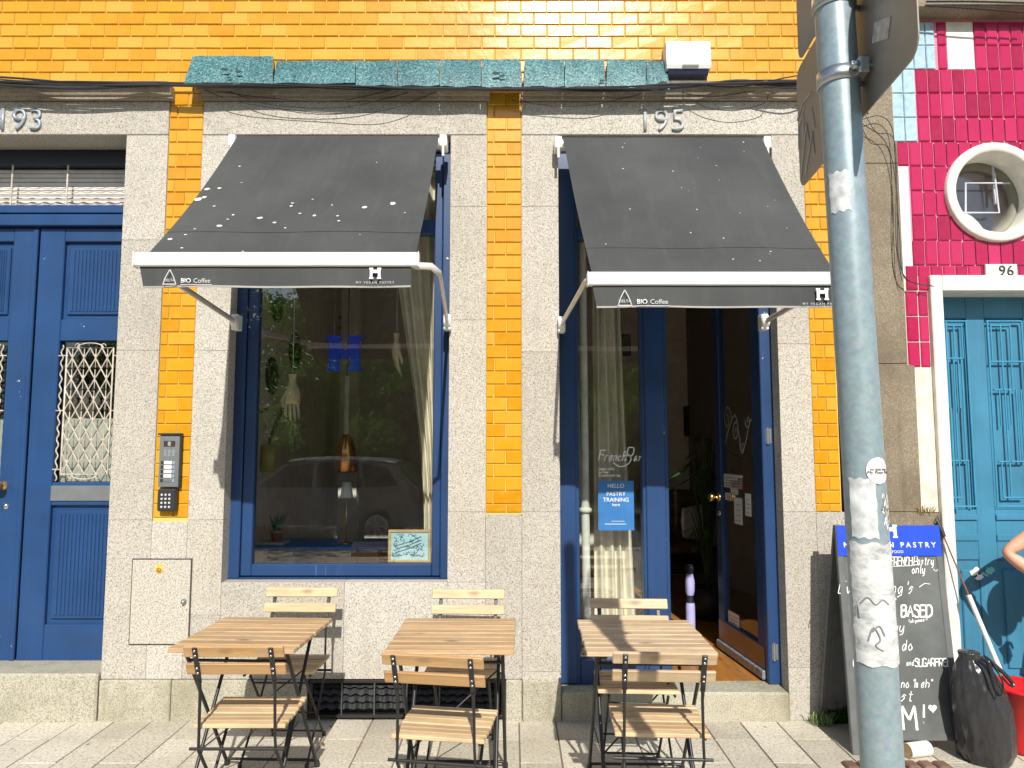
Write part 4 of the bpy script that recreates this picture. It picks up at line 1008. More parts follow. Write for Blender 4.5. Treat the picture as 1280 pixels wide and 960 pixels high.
# ------------------------------------------------------------------ bistro furniture
def mk_table(label, top_mat):
    t = thing('bistro_table', label, 'table', (0, 0, 0), 'folding slatted tables outside the shop')
    mb = MB(); n = 8; w, d = .55, .56; sl = d / n
    for i in range(n):
        y = -d / 2 + i * sl; mb.cbox(-w / 2 + random.uniform(-.003, .003), w / 2 + random.uniform(-.003, .003), y + .003, y + sl - .005, .685, .705, .003, 0, random.random())
    mb.build('tabletop', top_mat, t)
    for x in (-.2, .2): mb = MB(); mb.cbox(x - .012, x + .012, -d / 2 + .02, d / 2 - .02, .668, .684, .002); mb.build('top_rail', M['black'], t)
    for s in (-1, 1):
        mb = MB(); mb.tube([(s * .225, -.22, .675), (s * .225, .24, .012)], .0085, 8); mb.build('leg', M['black'], t)
        mb = MB(); mb.tube([(s * .195, .22, .675), (s * .195, -.24, .012)], .0085, 8); mb.build('leg', M['black'], t)
    for x, y, z in ((.225, .225, .035), (.195, -.225, .035), (.195, .19, .63), (.225, -.19, .63)): mb = MB(); mb.tube([(-x, y, z), (x, y, z)], .007, 8); mb.build('stretcher', M['black'], t)
    mb = MB(); mb.tube([(-.19, -.1, .22), (.19, .12, .5)], .004, 6); mb.build('brace', M['black'], t)
    for s in (-1, 1):
        for y in (-.24, .24): mb = MB(); mb.lathe([(0, 0), (.013, 0), (.014, .02), (.009, .03)], (s * (.225 if y > 0 else .195), y, 0), 10); mb.build('foot_cap', M['blackp'], t)
    return t
def mk_chair(label, seat_mat, back_mat, group):
    """folding chair, front towards +y"""
    t = thing('folding_chair', label, 'chair', (0, 0, 0), group)
    mb = MB(); n = 7; y0, y1 = -.125, .185; sl = (y1 - y0) / n
    for i in range(n):
        y = y0 + i * sl; zz = .445 + .006 * (i / n) - (.004 if i in (2, 3) else 0); mb.cbox(-.185, .185, y + .004, y + sl - .004, zz - .008, zz + .008, .003, 0, random.random())
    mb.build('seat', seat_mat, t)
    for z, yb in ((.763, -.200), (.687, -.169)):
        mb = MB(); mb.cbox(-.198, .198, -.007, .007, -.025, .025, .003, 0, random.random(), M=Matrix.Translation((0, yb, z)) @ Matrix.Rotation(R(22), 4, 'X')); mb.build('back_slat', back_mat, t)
    for s in (-1, 1):
        mb = MB(); yb = -.183 - .006
        MR = Matrix.Translation((s * .15, -.1845 - .0107, .725 - .0045)) @ Matrix.Rotation(R(22), 4, 'X')
        mb.cbox(-.0095, .0095, -.004, .004, -.10, .066, .002, M=MR)
        mb.tube([(s * .15, -.163, .64), (s * .15, -.150, .59), (s * .152, -.142, .42), (s * .155, -.135, .36), (s * .16, .02, .17), (s * .165, .19, .008)], [.0095, .0075, .007, .007, .007, .007], 8, flat=(.8, 1.15))
        for z in (.053, .031, -.029, -.051): mb.lathe([(0, -.008), (.0042, -.007), (.0055, -.004)], (0, 0, 0), 8, 1, axis='y', M=MR @ Matrix.Translation((0, 0, z)))
        mb.build('back_leg', [M['black'], M['chrome']], t)
        mb = MB(); mb.tube([(s * .135, .165, .43), (s * .135, .15, .41), (s * .138, -.20, .008)], .0068, 8); mb.build('front_leg', M['black'], t)
        mb = MB(); mb.cbox(s * .165 - .005, s * .165 + .005, y0 + .01, y1 - .01, .428, .437, .001); mb.build('seat_rail', M['black'], t)
        for y, x in ((.19, .165), (-.2, .138)): mb = MB(); mb.lathe([(0, 0), (.01, 0), (.011, .016), (.007, .024)], (s * x, y, 0), 8); mb.build('foot_cap', M['blackp'], t)
    for (x, y, z, r) in ((.19, -.137, .365, .0065), (.165, .17, .035, .0055), (.138, -.175, .035, .0055), (.135, .13, .385, .005), (.16, -.0, .195, .0045)): mb = MB(); mb.tube([(-x, y, z), (x, y, z)], r, 8); mb.build('stretcher', M['black'], t)
    return t
def place(t, x, y, rz): t.location = (x, y, 0); t.rotation_euler = (0, 0, R(rz))
t1 = mk_table('brown slatted folding table under the shop window, nearest the meter cabinet', M['slat_top']); place(t1, -1.195, 3.38, -2.5)
t2 = copy_tree(t1); t2['label'] = 'brown slatted folding table in front of the yellow tile strip between window and door'; place(t2, -.262, 3.36, -1)
t3 = copy_tree(t1); t3['label'] = 'pale bleached slatted folding table standing before the open shop door, crossed by shadow'; place(t3, .597, 3.33, -1)
for ch in t3.children:
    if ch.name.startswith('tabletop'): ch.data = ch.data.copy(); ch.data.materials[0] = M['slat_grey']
gF = 'folding chairs on the street side of the tables'; gB = 'folding chairs on the wall side of the tables'
c1 = mk_chair('street side folding chair with back to the viewer at the table near the meter cabinet', M['slat_seat'], M['slat_back'], gF); place(c1, -1.10, 3.066, 0)
def chair(label, group, x, y, rz, pale=False):
    c = copy_tree(c1); c['label'] = label; c['group'] = group; place(c, x, y, rz)
    if pale:
        for ch in c.children:
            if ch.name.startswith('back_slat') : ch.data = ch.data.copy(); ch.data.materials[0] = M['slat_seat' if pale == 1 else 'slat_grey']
    return c
chair('street side folding chair turned at an angle at the middle table', gF, -.27, 2.94, -9)
chair('street side folding chair with shadow across its slats, before the shop door', gF, .595, 2.975, -3, 2)
chair('folding chair between wall and table, left below the shop window', gB, -1.165, 3.78, 179, 1)
chair('folding chair between wall and middle table, right below the shop window', gB, -.245, 3.73, 178, 1)
chair('folding chair half in shadow in the doorway beyond the bleached table', gB, .588, 3.50, 177, 2)

# ------------------------------------------------------------------ sign pole
PX0 = at(1042, 0, 1.36); PX1 = at(1103, 960, 1.36)
lean = (PX1.x - PX0.x) / (PX1.z - PX0.z)
def pol(z): return Vector((PX1.x + lean * (z - PX1.z), 1.36, z))
PR = .0375
post = thing('sign_post', 'galvanised steel sign post with peeling stickers in the right foreground', 'post', pol(0))
mb = MB(); mb.tube([pol(z) for z in (-.02, 1, 2, 3.3)], PR, 40); mb.lathe([(PR + .001, 3.3), (PR * .6, 3.32), (0, 3.325)], (pol(3.3).x, 1.36, 0), 24); mb.build('pole', M['galv'], post)
def wrap(a, z, h=0):
    """on the pole: a = angle from the viewer side (right positive)"""
    p = pol(z); return Vector((p.x + (PR + h) * math.sin(a), 1.36 - (PR + h) * math.cos(a), z))
def zpole(py): return Z(py, 1.36)
def sticker(name, a0, a1, p0, p1, mat, h=.0008, wob=0, rnd_=0, n=14, m=10, lift=.0):
    mb = MB(); z0, z1 = zpole(p1), zpole(p0)
    def S(u, v):
        if rnd_:   # disc
            r = math.sqrt(1 - (2 * v - 1) ** 2 + 1e-4); uu = .5 + (u - .5) * r
        else: uu = u
        k = wob * math.sin(v * 11 + 2) * (u - .5) + wob * .5 * math.sin(v * 23)
        return wrap(a0 + (a1 - a0) * uu + k, z0 + (z1 - z0) * v + wob * .05 * math.sin(u * 17), h + lift * abs(math.sin(u * 5 + v * 3)))
    mb.grid(S, n, m, th=(0, .0005, 0)); return mb.build(name, mat, post)
whitish = plain('peeling_white_sticker', (.62, .64, .64), .6, var=.35, vs_=40)
tornm = None
def torn():
    m, t, b = nmat('torn_paper_layers'); v = coords(t, (1, 1, 1.6)); n = noise(t, v, 18, 6, .7); n2 = noise(t, coords(t, (8, 8, 60)), 1.5, 4)
    c = ramp(t, n, [(.3, (.22, .24, .24)), (.42, (.5, .51, .5)), (.55, (.74, .74, .72))]); c = mix(t, ramp(t, n2, [(.55, (0, 0, 0)), (.68, (.6, .6, .6))]), c, (.34, .38, .38))
    t.links.new(c, b.inputs['Base Color']); b.inputs['Roughness'].default_value = .65; bump(t, b, n, .6, .004); return m
tornm = torn()
sticker('sticker', -1.3, -.25, 221, 270, whitish, rnd_=0, wob=.05)
rs = sticker('round_sticker', -.35, .85, 571, 604, M['paper'], h=.0022, rnd_=1, m=16)
zc = zpole(588)
for s_, dz, sz in (('my little shop', .0015, .0062), ('My Poor Pot', -.005, .0085)):
    text('sticker_print', s_, M['ink'], rs, (0, 0, 0), sz, th=.0004, shear=.25, bend=lambda x, y, z, dz=dz: wrap(.25 + x / PR, zc + dz + y, .0032 + z))
sticker('tall_sticker', -1.2, .05, 597, 670, whitish, h=.0012, wob=.04)
sticker('torn_flyer', .45, 1.35, 620, 655, tornm, h=.0008, wob=.2)
w1 = sticker('torn_flyer', -1.45, 1.35, 676, 742, tornm, h=.001, wob=.06, m=16)
w2 = sticker('torn_flyer', -1.4, 1.4, 738, 826, tornm, h=.0016, wob=.05, m=16, lift=.001)
mb = MB()
for pts in ([(-.9, 749), (-.6, 742), (-.3, 750), (0, 744), (.3, 750)], [(-1.2, 765), (-1.1, 752), (-1.0, 768)], [(-.7, 795), (-.45, 778), (-.2, 792), (-.4, 800), (-.1, 806)], [(-.5, 783), (-.2, 776), (0, 788)]):
    P_ = smooth_path([(a, zpole(p)) for a, p in pts]); mb.tube([wrap(a, z, .003) for a, z in P_], .0016, 4)
mb.build('flyer_scribble', M['grey_ink'], w2)
# clamp band and bolts
def clamp(py):
    z = zpole(py); p = pol(z); mb = MB()
    tilt = .0
    mb.lathe([(PR + .0005, -.015), (PR + .004, -.014), (PR + .004, .014), (PR + .0005, .015)], (p.x, p.y, z), 36); cl = mb.build('clamp', M['steel'], post)
    mb = MB(); q = wrap(.55, z, .004)
    mb.cbox(q.x - .008, q.x + .014, q.y - .022, q.y + .005, z - .013, z + .02, .003); mb.tube([(q.x - .02, q.y - .014, z + .004), (q.x + .028, q.y - .014, z + .004)], .0045, 8); mb.lathe([(0, -.006), (.009, -.006), (.009, .006), (0, .006)], (0, 0, 0), 6, M=Matrix.Translation((q.x - .012, q.y - .014, z + .004)) @ Matrix.Rotation(PI / 2, 4, 'Y')); mb.build('clamp_bolt', M['steel'], cl)
    mb = MB(); q = wrap(1.4, z - .012, .002); mb.tube([q, q + Vector((.05, .02, 0))], .006, 8); mb.lathe([(0, -.004), (.011, -.004), (.011, .004), (0, .004)], (0, 0, 0), 6, M=Matrix.Translation(q + Vector((.03, .012, 0))) @ Matrix.Rotation(PI / 2, 4, 'Y')); mb.build('clamp_bolt', M['steel'], cl)
clamp(100); clamp(5)

# sign plates bolted edge-on beside the post, facing along the street
sx = .704
def xat(y): return sx + (y - 1.36) * .10
def side_plate(name, label, x, y0, y1, z0, z1, mat, r=.035):
    t = thing('sign_plate', label, 'sign', (x, (y0 + y1) / 2, z0))
    Q = []
    for cy, cz, a0 in ((y1 - r, z1 - r, 0), (y0 + r, z1 - r, 90), (y0 + r, z0 + r, 180), (y1 - r, z0 + r, 270)):
        for k in range(7): a = R(a0 + 15 * k); Q.append((cy + r * math.cos(a), cz + r * math.sin(a)))
    mb = MB(); mb.prism(Q, lambda u, v, w: Vector((xat(u) + x - sx + w, u, v)), .0025); p = mb.build(name, mat, t)
    mb = MB()
    for z in (z0 + .07, z1 - .07): mb.cbox(x - .012, x - .0005, y0 + .12, y1 - .12, z - .012, z + .012, .003)
    return t, p
sg1, pl1 = side_plate('plate', 'brown backed rectangular sign plate bolted to the post, its bare back towards the shop', sx, 1.125, 1.77, 2.235, 2.55, M['plate'])
mb = MB(); mb.box(-.0014, -.0003, 1.225, 1.30, 2.335, 2.372, M=Matrix(((1, .10, 0, sx - .136), (0, 1, 0, 0), (0, 0, 1, 0), (0, 0, 0, 1))) @ Matrix.Translation((0, 1.26, 2.35)) @ Matrix.Rotation(R(24), 4, 'X') @ Matrix.Translation((0, -1.26, -2.35))); mb.build('paper_label', plain('scuffed_label', (.5, .47, .42), .7, var=.3, vs_=60), pl1)
mb = MB()
def onp(py_, z): return Vector((xat(py_) - .001, py_, z))
for pts in ([(1.77, 2.42), (1.72, 2.445), (1.66, 2.44)], [(1.765, 2.34), (1.76, 2.40), (1.71, 2.43)], [(1.73, 2.35), (1.72, 2.41)], [(1.76, 2.26), (1.70, 2.38), (1.68, 2.31)], [(1.72, 2.26), (1.66, 2.34), (1.65, 2.28)], [(1.66, 2.40), (1.64, 2.34)]): mb.tube([onp(*p) for p in pts], .0026, 4)
mb.build('scratched_letter', plain('scratch', (.5, .46, .4), .7), pl1)
sg2, pl2 = side_plate('plate', 'blue grey sign plate above the brown one, cut off by the top of the frame', sx + .004, 1.20, 1.76, 2.57, 2.95, plain('blue_grey_plate', (.16, .21, .28), .45, .3))

# ------------------------------------------------------------------ chalkboard A-board
ab = thing('chalkboard_sign', 'grey chalkboard A-board with blue header leaning beside the teal door', 'chalkboard', at(1136, 942, 3.85))
BL, BR, TL, TR = at(1066, 944, 3.74), at(1206, 944, 3.74), at(1041, 656, 3.92), at(1176, 657, 3.92)
BL.z = BR.z = 0.0
TLz = (TL.z + TR.z) / 2
o0 = BL.copy(); U = (BR - BL); BWd = U.length; U.normalize(); Vv = ((TL + TR) / 2 - (BL + BR) / 2); BH = Vv.length; Vv.normalize(); Nn = U.cross(Vv).normalized()
if Nn.y > 0: Nn = -Nn
# board keeps a slight sideways lean, as in the photograph
def bp(x, y, h=0): return o0 + U * x + Vv * y + Nn * h
MBd = Matrix(((U.x, Vv.x, Nn.x, o0.x), (U.y, Vv.y, Nn.y, o0.y), (U.z, Vv.z, Nn.z, o0.z), (0, 0, 0, 1)))
leg = .045
mb = MB(); mb.box(.03, BWd - .03, .085, BH - .01, -.012, .0, M=MBd); bd = mb.build('board', M['board'], ab)
mb = MB()
for (a, b, c, d) in ((0, .035, .0, BH), (BWd - .035, BWd, .0, BH), (.035, BWd - .035, .065, .10), (.035, BWd - .035, BH - .012, BH)): mb.cbox(a, b, c, d, -.022, .004, .003, M=MBd)
mb.build('board_frame', M['board_frame'], ab)
mb = MB()
M2 = MBd @ Matrix.Translation((0, BH, -.03)) @ Matrix.Rotation(R(19), 4, 'X') @ Matrix.Translation((0, -BH, 0))
for (a, b, c, d) in ((0.01, .045, .01, BH), (BWd - .045, BWd - .01, .01, BH), (.045, BWd - .045, .08, BH - .02)): mb.cbox(a, b, c, d, -.02, .0, .003, M=M2)
mb.build('rear_board', M['board_frame'], ab)
hy0 = BH - (697 - 656) / (944 - 656) * BH
mb = MB(); mb.box(.004, BWd - .004, hy0, BH - .002, .0045, .008, M=MBd); hd = mb.build('header', M['bright_blue'], ab)
uu, vv = tuple(U), tuple(Vv)
hh = BH - hy0
text('header_lettering', 'MY VEGAN PASTRY', M['white_print'], hd, bp(BWd / 2, hy0 + hh * .27, .0082), .040, u=uu, v=vv, th=.001, space=1.55, width=BWd * .88, bold=.0008)
text('header_lettering', 'VEGAN FOOD', M['white_print'], hd, bp(BWd / 2, hy0 + hh * .09, .0082), .021, u=uu, v=vv, th=.001, space=1.1)
k = .0095; cxh = BWd * .52; mb = MB()
for (x0, x1, z0, z1) in ((-4, -1.4, 2.8, 4), (1.4, 4, 2.8, 4), (-3.6, -1.8, -2.5, 2.8), (1.8, 3.6, -2.5, 2.8), (-1.8, 0, .3, 2.6), (0, 1.8, .3, 2.6), (-4, -1.2, -3.4, -2.5), (1.2, 4, -3.4, -2.5)): mb.box(cxh + x0 * k, cxh + x1 * k, hy0 + hh * .78 + z0 * k, hy0 + hh * .78 + z1 * k, .0083, .0092, M=MBd)
mb.build('block_letter_logo', M['white_print'], hd)
ck = MB(); fb = lambda x, y, h: bp(x, y, .0012 + h)
def bx_(px, py):
    v = (944 - py) / (944 - 656); l = 1066 + (1041 - 1066) * v; r = 1206 + (1176 - 1206) * v
    return (px - l) / (r - l) * BWd, v * BH
def wr(s, px, py, size, w, adv=.8, slant=.12, rise=0): x, y = bx_(px, py); hand(ck, s, x, y, size, w, fb, adv, slant, rise)
wr('FRENCH', 1113, 710, .046, .005, .55); wr('Pastry', 1143, 709, .046, .0042, .50, .2); wr('only', 1140, 720, .046, .0042, .58, .2)
wr("Everything's", 1046, 746, .062, .0042, .74, .3); ribbon(ck, [bx_(1150, 738), bx_(1157, 733), bx_(1164, 734)], .004, fb)
wr('PLANT', 1067, 772, .075, .011, .76); wr('BASED', 1127, 776, .058, .010, .72)
wr('(oh yummm!)', 1136, 784, .020, .0028, .6, .2, .0012)
wr('We say', 1085, 795, .055, .0042, .75, .3)
wr('hey! we do', 1074, 818, .052, .0045, .76, .2)
wr('GLUTENFREE', 1066, 838, .036, .006, .80); wr('and', 1133, 837, .028, .0033, .62, .2); wr('SUGARFREE!', 1144, 838, .038, .0062, .70)
wr('no fuss, no "meh"', 1082, 864, .042, .0042, .70, .2); wr('just', 1108, 880, .055, .0045, .8, .3)
wr('YUM', 1092, 915, .115, .013, .84, .0); wr('!', 1149, 906, .085, .011)
x, y = bx_(1166, 889)
ck.face([fb(x + .0014 * 16 * math.sin(t) ** 3, y + .0014 * (13 * math.cos(t) - 5 * math.cos(2 * t) - 2 * math.cos(3 * t) - math.cos(4 * t)), .0012) for t in [2 * PI * k / 28 for k in range(28)]])
for px, py, r in ((1068, 715, .035), (1074, 741, .055)):
    x, y = bx_(px, py); ribbon(ck, [(x + r * math.cos(t), y + r * math.sin(t)) for t in [.9 + k * .2 for k in range(18)]], .007, fb)
ribbon(ck, [bx_(1114, 711), bx_(1140, 710), bx_(1150, 708)], .003, fb); ribbon(ck, smooth_path([bx_(1168, 714), bx_(1172, 717), bx_(1176, 712)]), .003, fb)
ck.build('chalk_writing', M['chalk'], bd)

# ------------------------------------------------------------------ rubbish bag, broom, dust pan, paper cup, mat
def blob(rows, c, n=28, wr_=.0, seed=1):
    rr = random.Random(seed); ph = [rr.uniform(0, 6.28) for _ in range(8)]
    mb = MB(); vs = []; m = len(rows)
    def f(u, v):
        i = min(int(v * (m - 1)), m - 2); t = v * (m - 1) - i; t = t * t * (3 - 2 * t)
        rx = rows[i][0] * (1 - t) + rows[i + 1][0] * t; ry = rows[i][1] * (1 - t) + rows[i + 1][1] * t; z = rows[i][2] * (1 - t) + rows[i + 1][2] * t; ox = rows[i][3] * (1 - t) + rows[i + 1][3] * t
        a = 2 * PI * u
        k = 1 + wr_ * (math.sin(5 * a + ph[0] + 4 * v) * .6 + math.sin(9 * a + ph[1] - 6 * v) * .5 + math.sin(17 * a + ph[2] + 9 * v) * .3) * (.4 + v)
        return (c[0] + ox + rx * k * math.cos(a), c[1] + ry * k * math.sin(a), c[2] + z)
    mb.grid(f, n * 3, 40); return mb
bg_ = at(1243, 955, 3.62)
bag = thing('rubbish_bag', 'full black plastic rubbish bag standing right of the chalkboard', 'bag', (bg_.x, 3.66, 0))
blob([(.0, .0, .004, 0), (.11, .10, .0, 0), (.135, .125, .06, 0), (.14, .13, .16, -.005), (.138, .125, .26, -.012), (.12, .105, .36, -.03), (.085, .075, .45, -.045), (.045, .045, .50, -.06), (.05, .045, .53, -.06), (.02, .02, .535, -.06), (0, 0, .537, -.06)], (bg_.x - .0, 3.68, 0), wr_=.05, seed=4).build('bag_body', M['bag'], bag)
mb = MB(); c = Vector((bg_.x - .06, 3.63, .525))
mb.tube(smooth_path([tuple(c + Vector(p)) for p in ((0, -.04, .0), (.02, -.07, -.02), (.03, -.09, -.12), (.05, -.1, -.16), (.07, -.09, -.10), (.05, -.05, -.02), (.02, -.04, .01))]), .009, 6, flat=(.5, 1.4)); mb.tube(smooth_path([tuple(c + Vector(p)) for p in ((.03, -.03, 0), (.09, -.06, -.06), (.13, -.07, -.11), (.11, -.08, -.12), (.05, -.05, -.03))]), .008, 6, flat=(.5, 1.4)); mb.build('tie_strap', M['bag'], bag)
br_t, br_b = at(1172, 652, 4.16), at(1268, 880, 3.95)
br = thing('broom', 'broom with white and grey handle leaning against the white door surround', 'broom', br_b)
L = lambda t: br_t.lerp(br_b, t)
mb = MB(); mb.tube([L(.42), L(.97)], .013, 12); mb.build('handle_sleeve', M['white'], br)
mb = MB(); mb.tube([L(.06), L(.43)], .0045, 8); mb.build('handle', plain('red_brown_rod', (.25, .10, .08), .4), br)
mb = MB(); mb.tube([L(0), L(.02), L(.09)], [.009, .015, .012], 10); mb.tube([L(0) + Vector((-.012, 0, 0)), L(0) + Vector((0, 0, .03)), L(0) + Vector((.012, 0, .0))], .003, 6); mb.build('hanging_cap', M['blackp'], br)
mb = MB(); q = L(1); mb.cbox(q.x - .04, q.x + .22, q.y - .03, q.y + .03, .09, .13, .01); mb.build('brush_head', M['red'], br)
mb = MB()
for i in range(60): x = q.x - .03 + .24 * random.random(); y = q.y + random.uniform(-.025, .025); mb.tube([(x, y, .092), (x + random.uniform(-.01, .01), y + random.uniform(-.015, .01), .002)], .0022, 4)
mb.build('bristles', plain('dark_bristle', (.05, .02, .02), .8), br)
dp_ = at(1285, 945, 3.68)
dust = thing('bucket', 'red plastic bucket at the right edge behind the rubbish bag', 'bucket', (dp_.x + .06, 3.8, 0))
mb = MB(); mb.lathe([(0, .004), (.105, .004), (.11, .02), (.15, .31), (.158, .312), (.158, .325), (.146, .325), (.106, .03), (0, .025)], (dp_.x + .075, 3.80, 0), 36); mb.build('bucket_shell', M['red'], dust)
mb = MB(); mb.tube([(dp_.x + .075 + .155 * math.cos(t), 3.80 + .1 * math.sin(t) * .3 - .05 * math.sin(t), .31 + .08 * math.sin(t) * -.4) for t in [PI * k / 14 for k in range(15)]], .0035, 6); mb.build('wire_handle', M['steel'], dust)
cpo = at(1147, 946, 3.70); cpo.z = .0
cup = thing('paper_roll', 'short white paper roll lying under the chalkboard', 'paper roll', (cpo.x, 3.72, 0))
mb = MB(); a_ = Vector((cpo.x - .05, 3.70, .037)); d_ = Vector((.12, .03, 0))
mb.tube([a_, a_ + d_], .036, 24); mb.build('roll', M['paper'], cup)
mb = MB(); mb.tube([a_ - d_ * .015, a_ + d_ * .0], .034, 20); mb.build('roll_end', M['oak'], cup)
mt0 = at(1100, 952, 3.55)
mat_ = thing('tree_pit_mat', 'brown ribbed paver mat on the ground by the sign post', 'mat', (mt0.x, 3.42, 0))
mb = MB()
for i in range(7):
    x = at(1056, 948, 3.64).x - .02 + i * .075
    for k in range(4): mb.cbox(x + .003, x + .070, 3.30 + k * .09, 3.385 + k * .09, -.005, .012 + random.uniform(0, .004), .012, 0, random.random())
mb.build('ribbed_paver', plain('brown_clay', (.22, .13, .09), .85, tint=.4), mat_)

# weeds
def weed(label, px, py, y, n, h, mat, z=0, kind='weed'):
    c = at(px, py, y); mb = MB(); rr = random.Random(px)
    for i in range(n):
        a = rr.uniform(0, 6.28); l = h * rr.uniform(.4, 1); r = l * rr.uniform(.2, .8); w = h * .05
        b = Vector((c.x + rr.uniform(-.05, .05), y + rr.uniform(-.03, .03), z)); d = Vector((math.cos(a), math.sin(a) * .6, 0)); p = d.cross(Vector((0, 0, 1)))
        m_ = b + d * r * .5 + Vector((0, 0, l * .7)); e = b + d * r + Vector((0, 0, l * .85))
        mb.face((b - p * w * .5, b + p * w * .5, m_ + p * w, m_ - p * w), 0, rr.random()); mb.face((m_ - p * w, m_ + p * w, e), 0, rr.random())
    t = tag(mb.build(kind, mat), label, 'weed')
weed('tuft of yellow green weeds at the foot of the shop wall corner', 1027, 903, D - .07, 90, .10, M['leaf_pale'])
weed('dark green weeds growing in the shade left of the chalkboard', 1049, 900, D - .03, 130, .16, M['leaf'])
zz = Z(641, D); weed('dry yellow weed sprouting on the ledge above the chalkboard', 1157, 640, D - .01, 60, .06, plain('dry_weed', (.35, .26, .05), .8, tint=.4), zz)

lf_ = plain('dry_leaf', (.16, .10, .04), .8, var=.4)
for i, (px, py, a) in enumerate(((979, 938, .4), (404, 930, 2.), (452, 946, 1.2), (90, 935, 2.8), (905, 921, .9), (655, 940, 1.9), (1010, 925, 2.4), (150, 912, .2))):
    yl = 3.85; p = at(px, py, yl); k = 0
    for k in range(12):
        p = at(px, py, yl); yl += (.012 if p.z > .004 else 0) - p.z * 1.2
    c = Vector((p.x, yl, .005)); u = Vector((math.cos(a), math.sin(a), 0)); v = Vector((-u.y, u.x, 0)); mb = MB(); L_ = .022
    mb.face([c - u * L_, c - u * L_ * .2 + v * .009, c + u * L_ * .5 + v * .008 + Vector((0, 0, .006)), c + u * L_ + Vector((0, 0, .004)), c + u * L_ * .5 - v * .008, c - u * L_ * .2 - v * .009]); mb.tube([c - u * L_ * 1.6 + Vector((0, 0, .003)), c + u * L_ * .8 + Vector((0, 0, .004))], .0009, 4)
    tag(mb.build('fallen_leaf', lf_), 'small dry brown leaf lying on the pale paving', 'leaf', 'dry leaves scattered on the pavement')

# ------------------------------------------------------------------ things inside the shop window
def hanging_hand(label, px, py0, py1, y, ptop, tilt, seed):
    """carved wooden hand hung by the wrist, five separate fingers pointing down"""
    a, b = at(px, py0, y), at(px, py1, y); H_ = a.z - b.z; rr = random.Random(seed)
    t = thing('wooden_hand', label, 'ornament', a, 'carved hands hanging in the window')
    rot = Matrix.Rotation(tilt, 4, 'Z'); T = Matrix.Translation(a) @ rot
    me = MB()
    def pal(u, v):
        an = 2 * PI * u; z = -v * .62 * H_
        w = (.30 * H_ / 2) * (.62 + .10 * v - .28 * math.sin(PI * min(v / .45, 1)) * .5 + (.50 if v > .6 else .50 * max(0, (v - .3) / .3)) * .9); d = w * (.85 - .42 * v)
        if v > .9: w *= 1 - (v - .9) * 1.2; d *= 1 - (v - .9) * 3
        return T @ Vector((w * math.cos(an), d * math.sin(an), z))
    me.grid(pal, 20, 16); me.face([pal(k / 20, 0) for k in range(20)]); me.face([pal(k / 20, 1) for k in range(20)])
    palm = me.build('palm', M['handwood'], t)
    for i, (x, l) in enumerate(((-.115, .30), (-.04, .37), (.04, .39), (.11, .34))):
        r = .034 * H_; bx, bz = x * H_, -.58 * H_; l *= H_; s = .12 + i * .05
        mb = MB(); pts = [T @ Vector((bx, 0, bz)), T @ Vector((bx * 1.12, -.1 * l * s * 2, bz - l * .42)), T @ Vector((bx * 1.15, -.3 * l * s * 3, bz - l * .72)), T @ Vector((bx * 1.1, -.6 * l * s * 3, bz - l))]
        mb.tube(pts, [r * 1.1, r, r * .92, r * .62], 8); mb.build('finger', M['handwood'], t)
    mb = MB(); pts = [T @ Vector((-.13 * H_, -.02 * H_, -.40 * H_)), T @ Vector((-.21 * H_, -.06 * H_, -.56 * H_)), T @ Vector((-.2 * H_, -.1 * H_, -.70 * H_))]; mb.tube(pts, [.045 * H_, .038 * H_, .024 * H_], 8); mb.build('thumb', M['handwood'], t)
    mb = MB(); mb.tube([(a.x, a.y, a.z), (a.x, a.y, Z(ptop, y))], .002, 5); mb.build('string', M['paper'], t)
    mb = MB(); c = Vector((b.x, b.y - .02, b.z + .05 * H_))
    for i in range(26):
        d = Vector((rr.uniform(-1, 1), rr.uniform(-.6, .6), rr.uniform(-1.6, .3))); d.normalize(); l = rr.uniform(.06, .2)
        mb.tube([c, c + d * l * .6, c + d * l + Vector((0, 0, -.02))], [.0022, .0016, .001], 4, tint=rr.random())
        e = c + d * l; s = rr.uniform(.008, .018); q = d.orthogonal().normalized()
        mb.face((e, e + q * s, e + d * s * 2, e - q * s), 0, rr.random())
    mb.build('dried_sprig', M['leaf_pale'], t)
    return t
hanging_hand('pale wooden hand hanging on a string at the left of the shop window', 366, 468, 528, D + .34, 250, .5, 1)
hanging_hand('pale wooden hand hanging on a string beside the curtain at right', 496, 417, 472, D + .34, 250, 1.9, 2)

ms = thing('letter_sign', 'bright blue letter M hanging behind the shop window glass', 'sign', at(430, 465, 5.0))
a, b = at(408, 464, 5.0), at(452, 420, 5.0); w = b.x - a.x; h = b.z - a.z
mb = MB()
for (x0, x1, z0, z1) in ((0, .42, .86, 1), (.62, 1, .86, 1), (.06, .36, .12, .86), (.68, .95, .12, .86), (0, .40, 0, .12), (.62, 1, 0, .12)): mb.box(a.x + w * x0, a.x + w * x1, 4.99, 5.02, a.z + h * z0, a.z + h * z1)
mb.prism([(a.x + w * .36, a.z + h * .86), (a.x + w * .36, a.z + h * .5), (a.x + w * .52, a.z + h * .3), (a.x + w * .68, a.z + h * .5), (a.x + w * .68, a.z + h * .86), (a.x + w * .52, a.z + h * .55)], lambda u, v, k: Vector((u, 5.018 - k, v)), .024)
mb.build('letter', emit('blue_sign_face', (.01, .05, .55), .10), ms)
mb = MB(); mb.tube([(a.x + w * .2, 5, b.z), (a.x + w * .2, 5, 3.7)], .002, 5); mb.tube([(a.x + w * .8, 5, b.z), (a.x + w * .8, 5, 3.7)], .002, 5); mb.build('hanging_wire', M['steel'], ms)

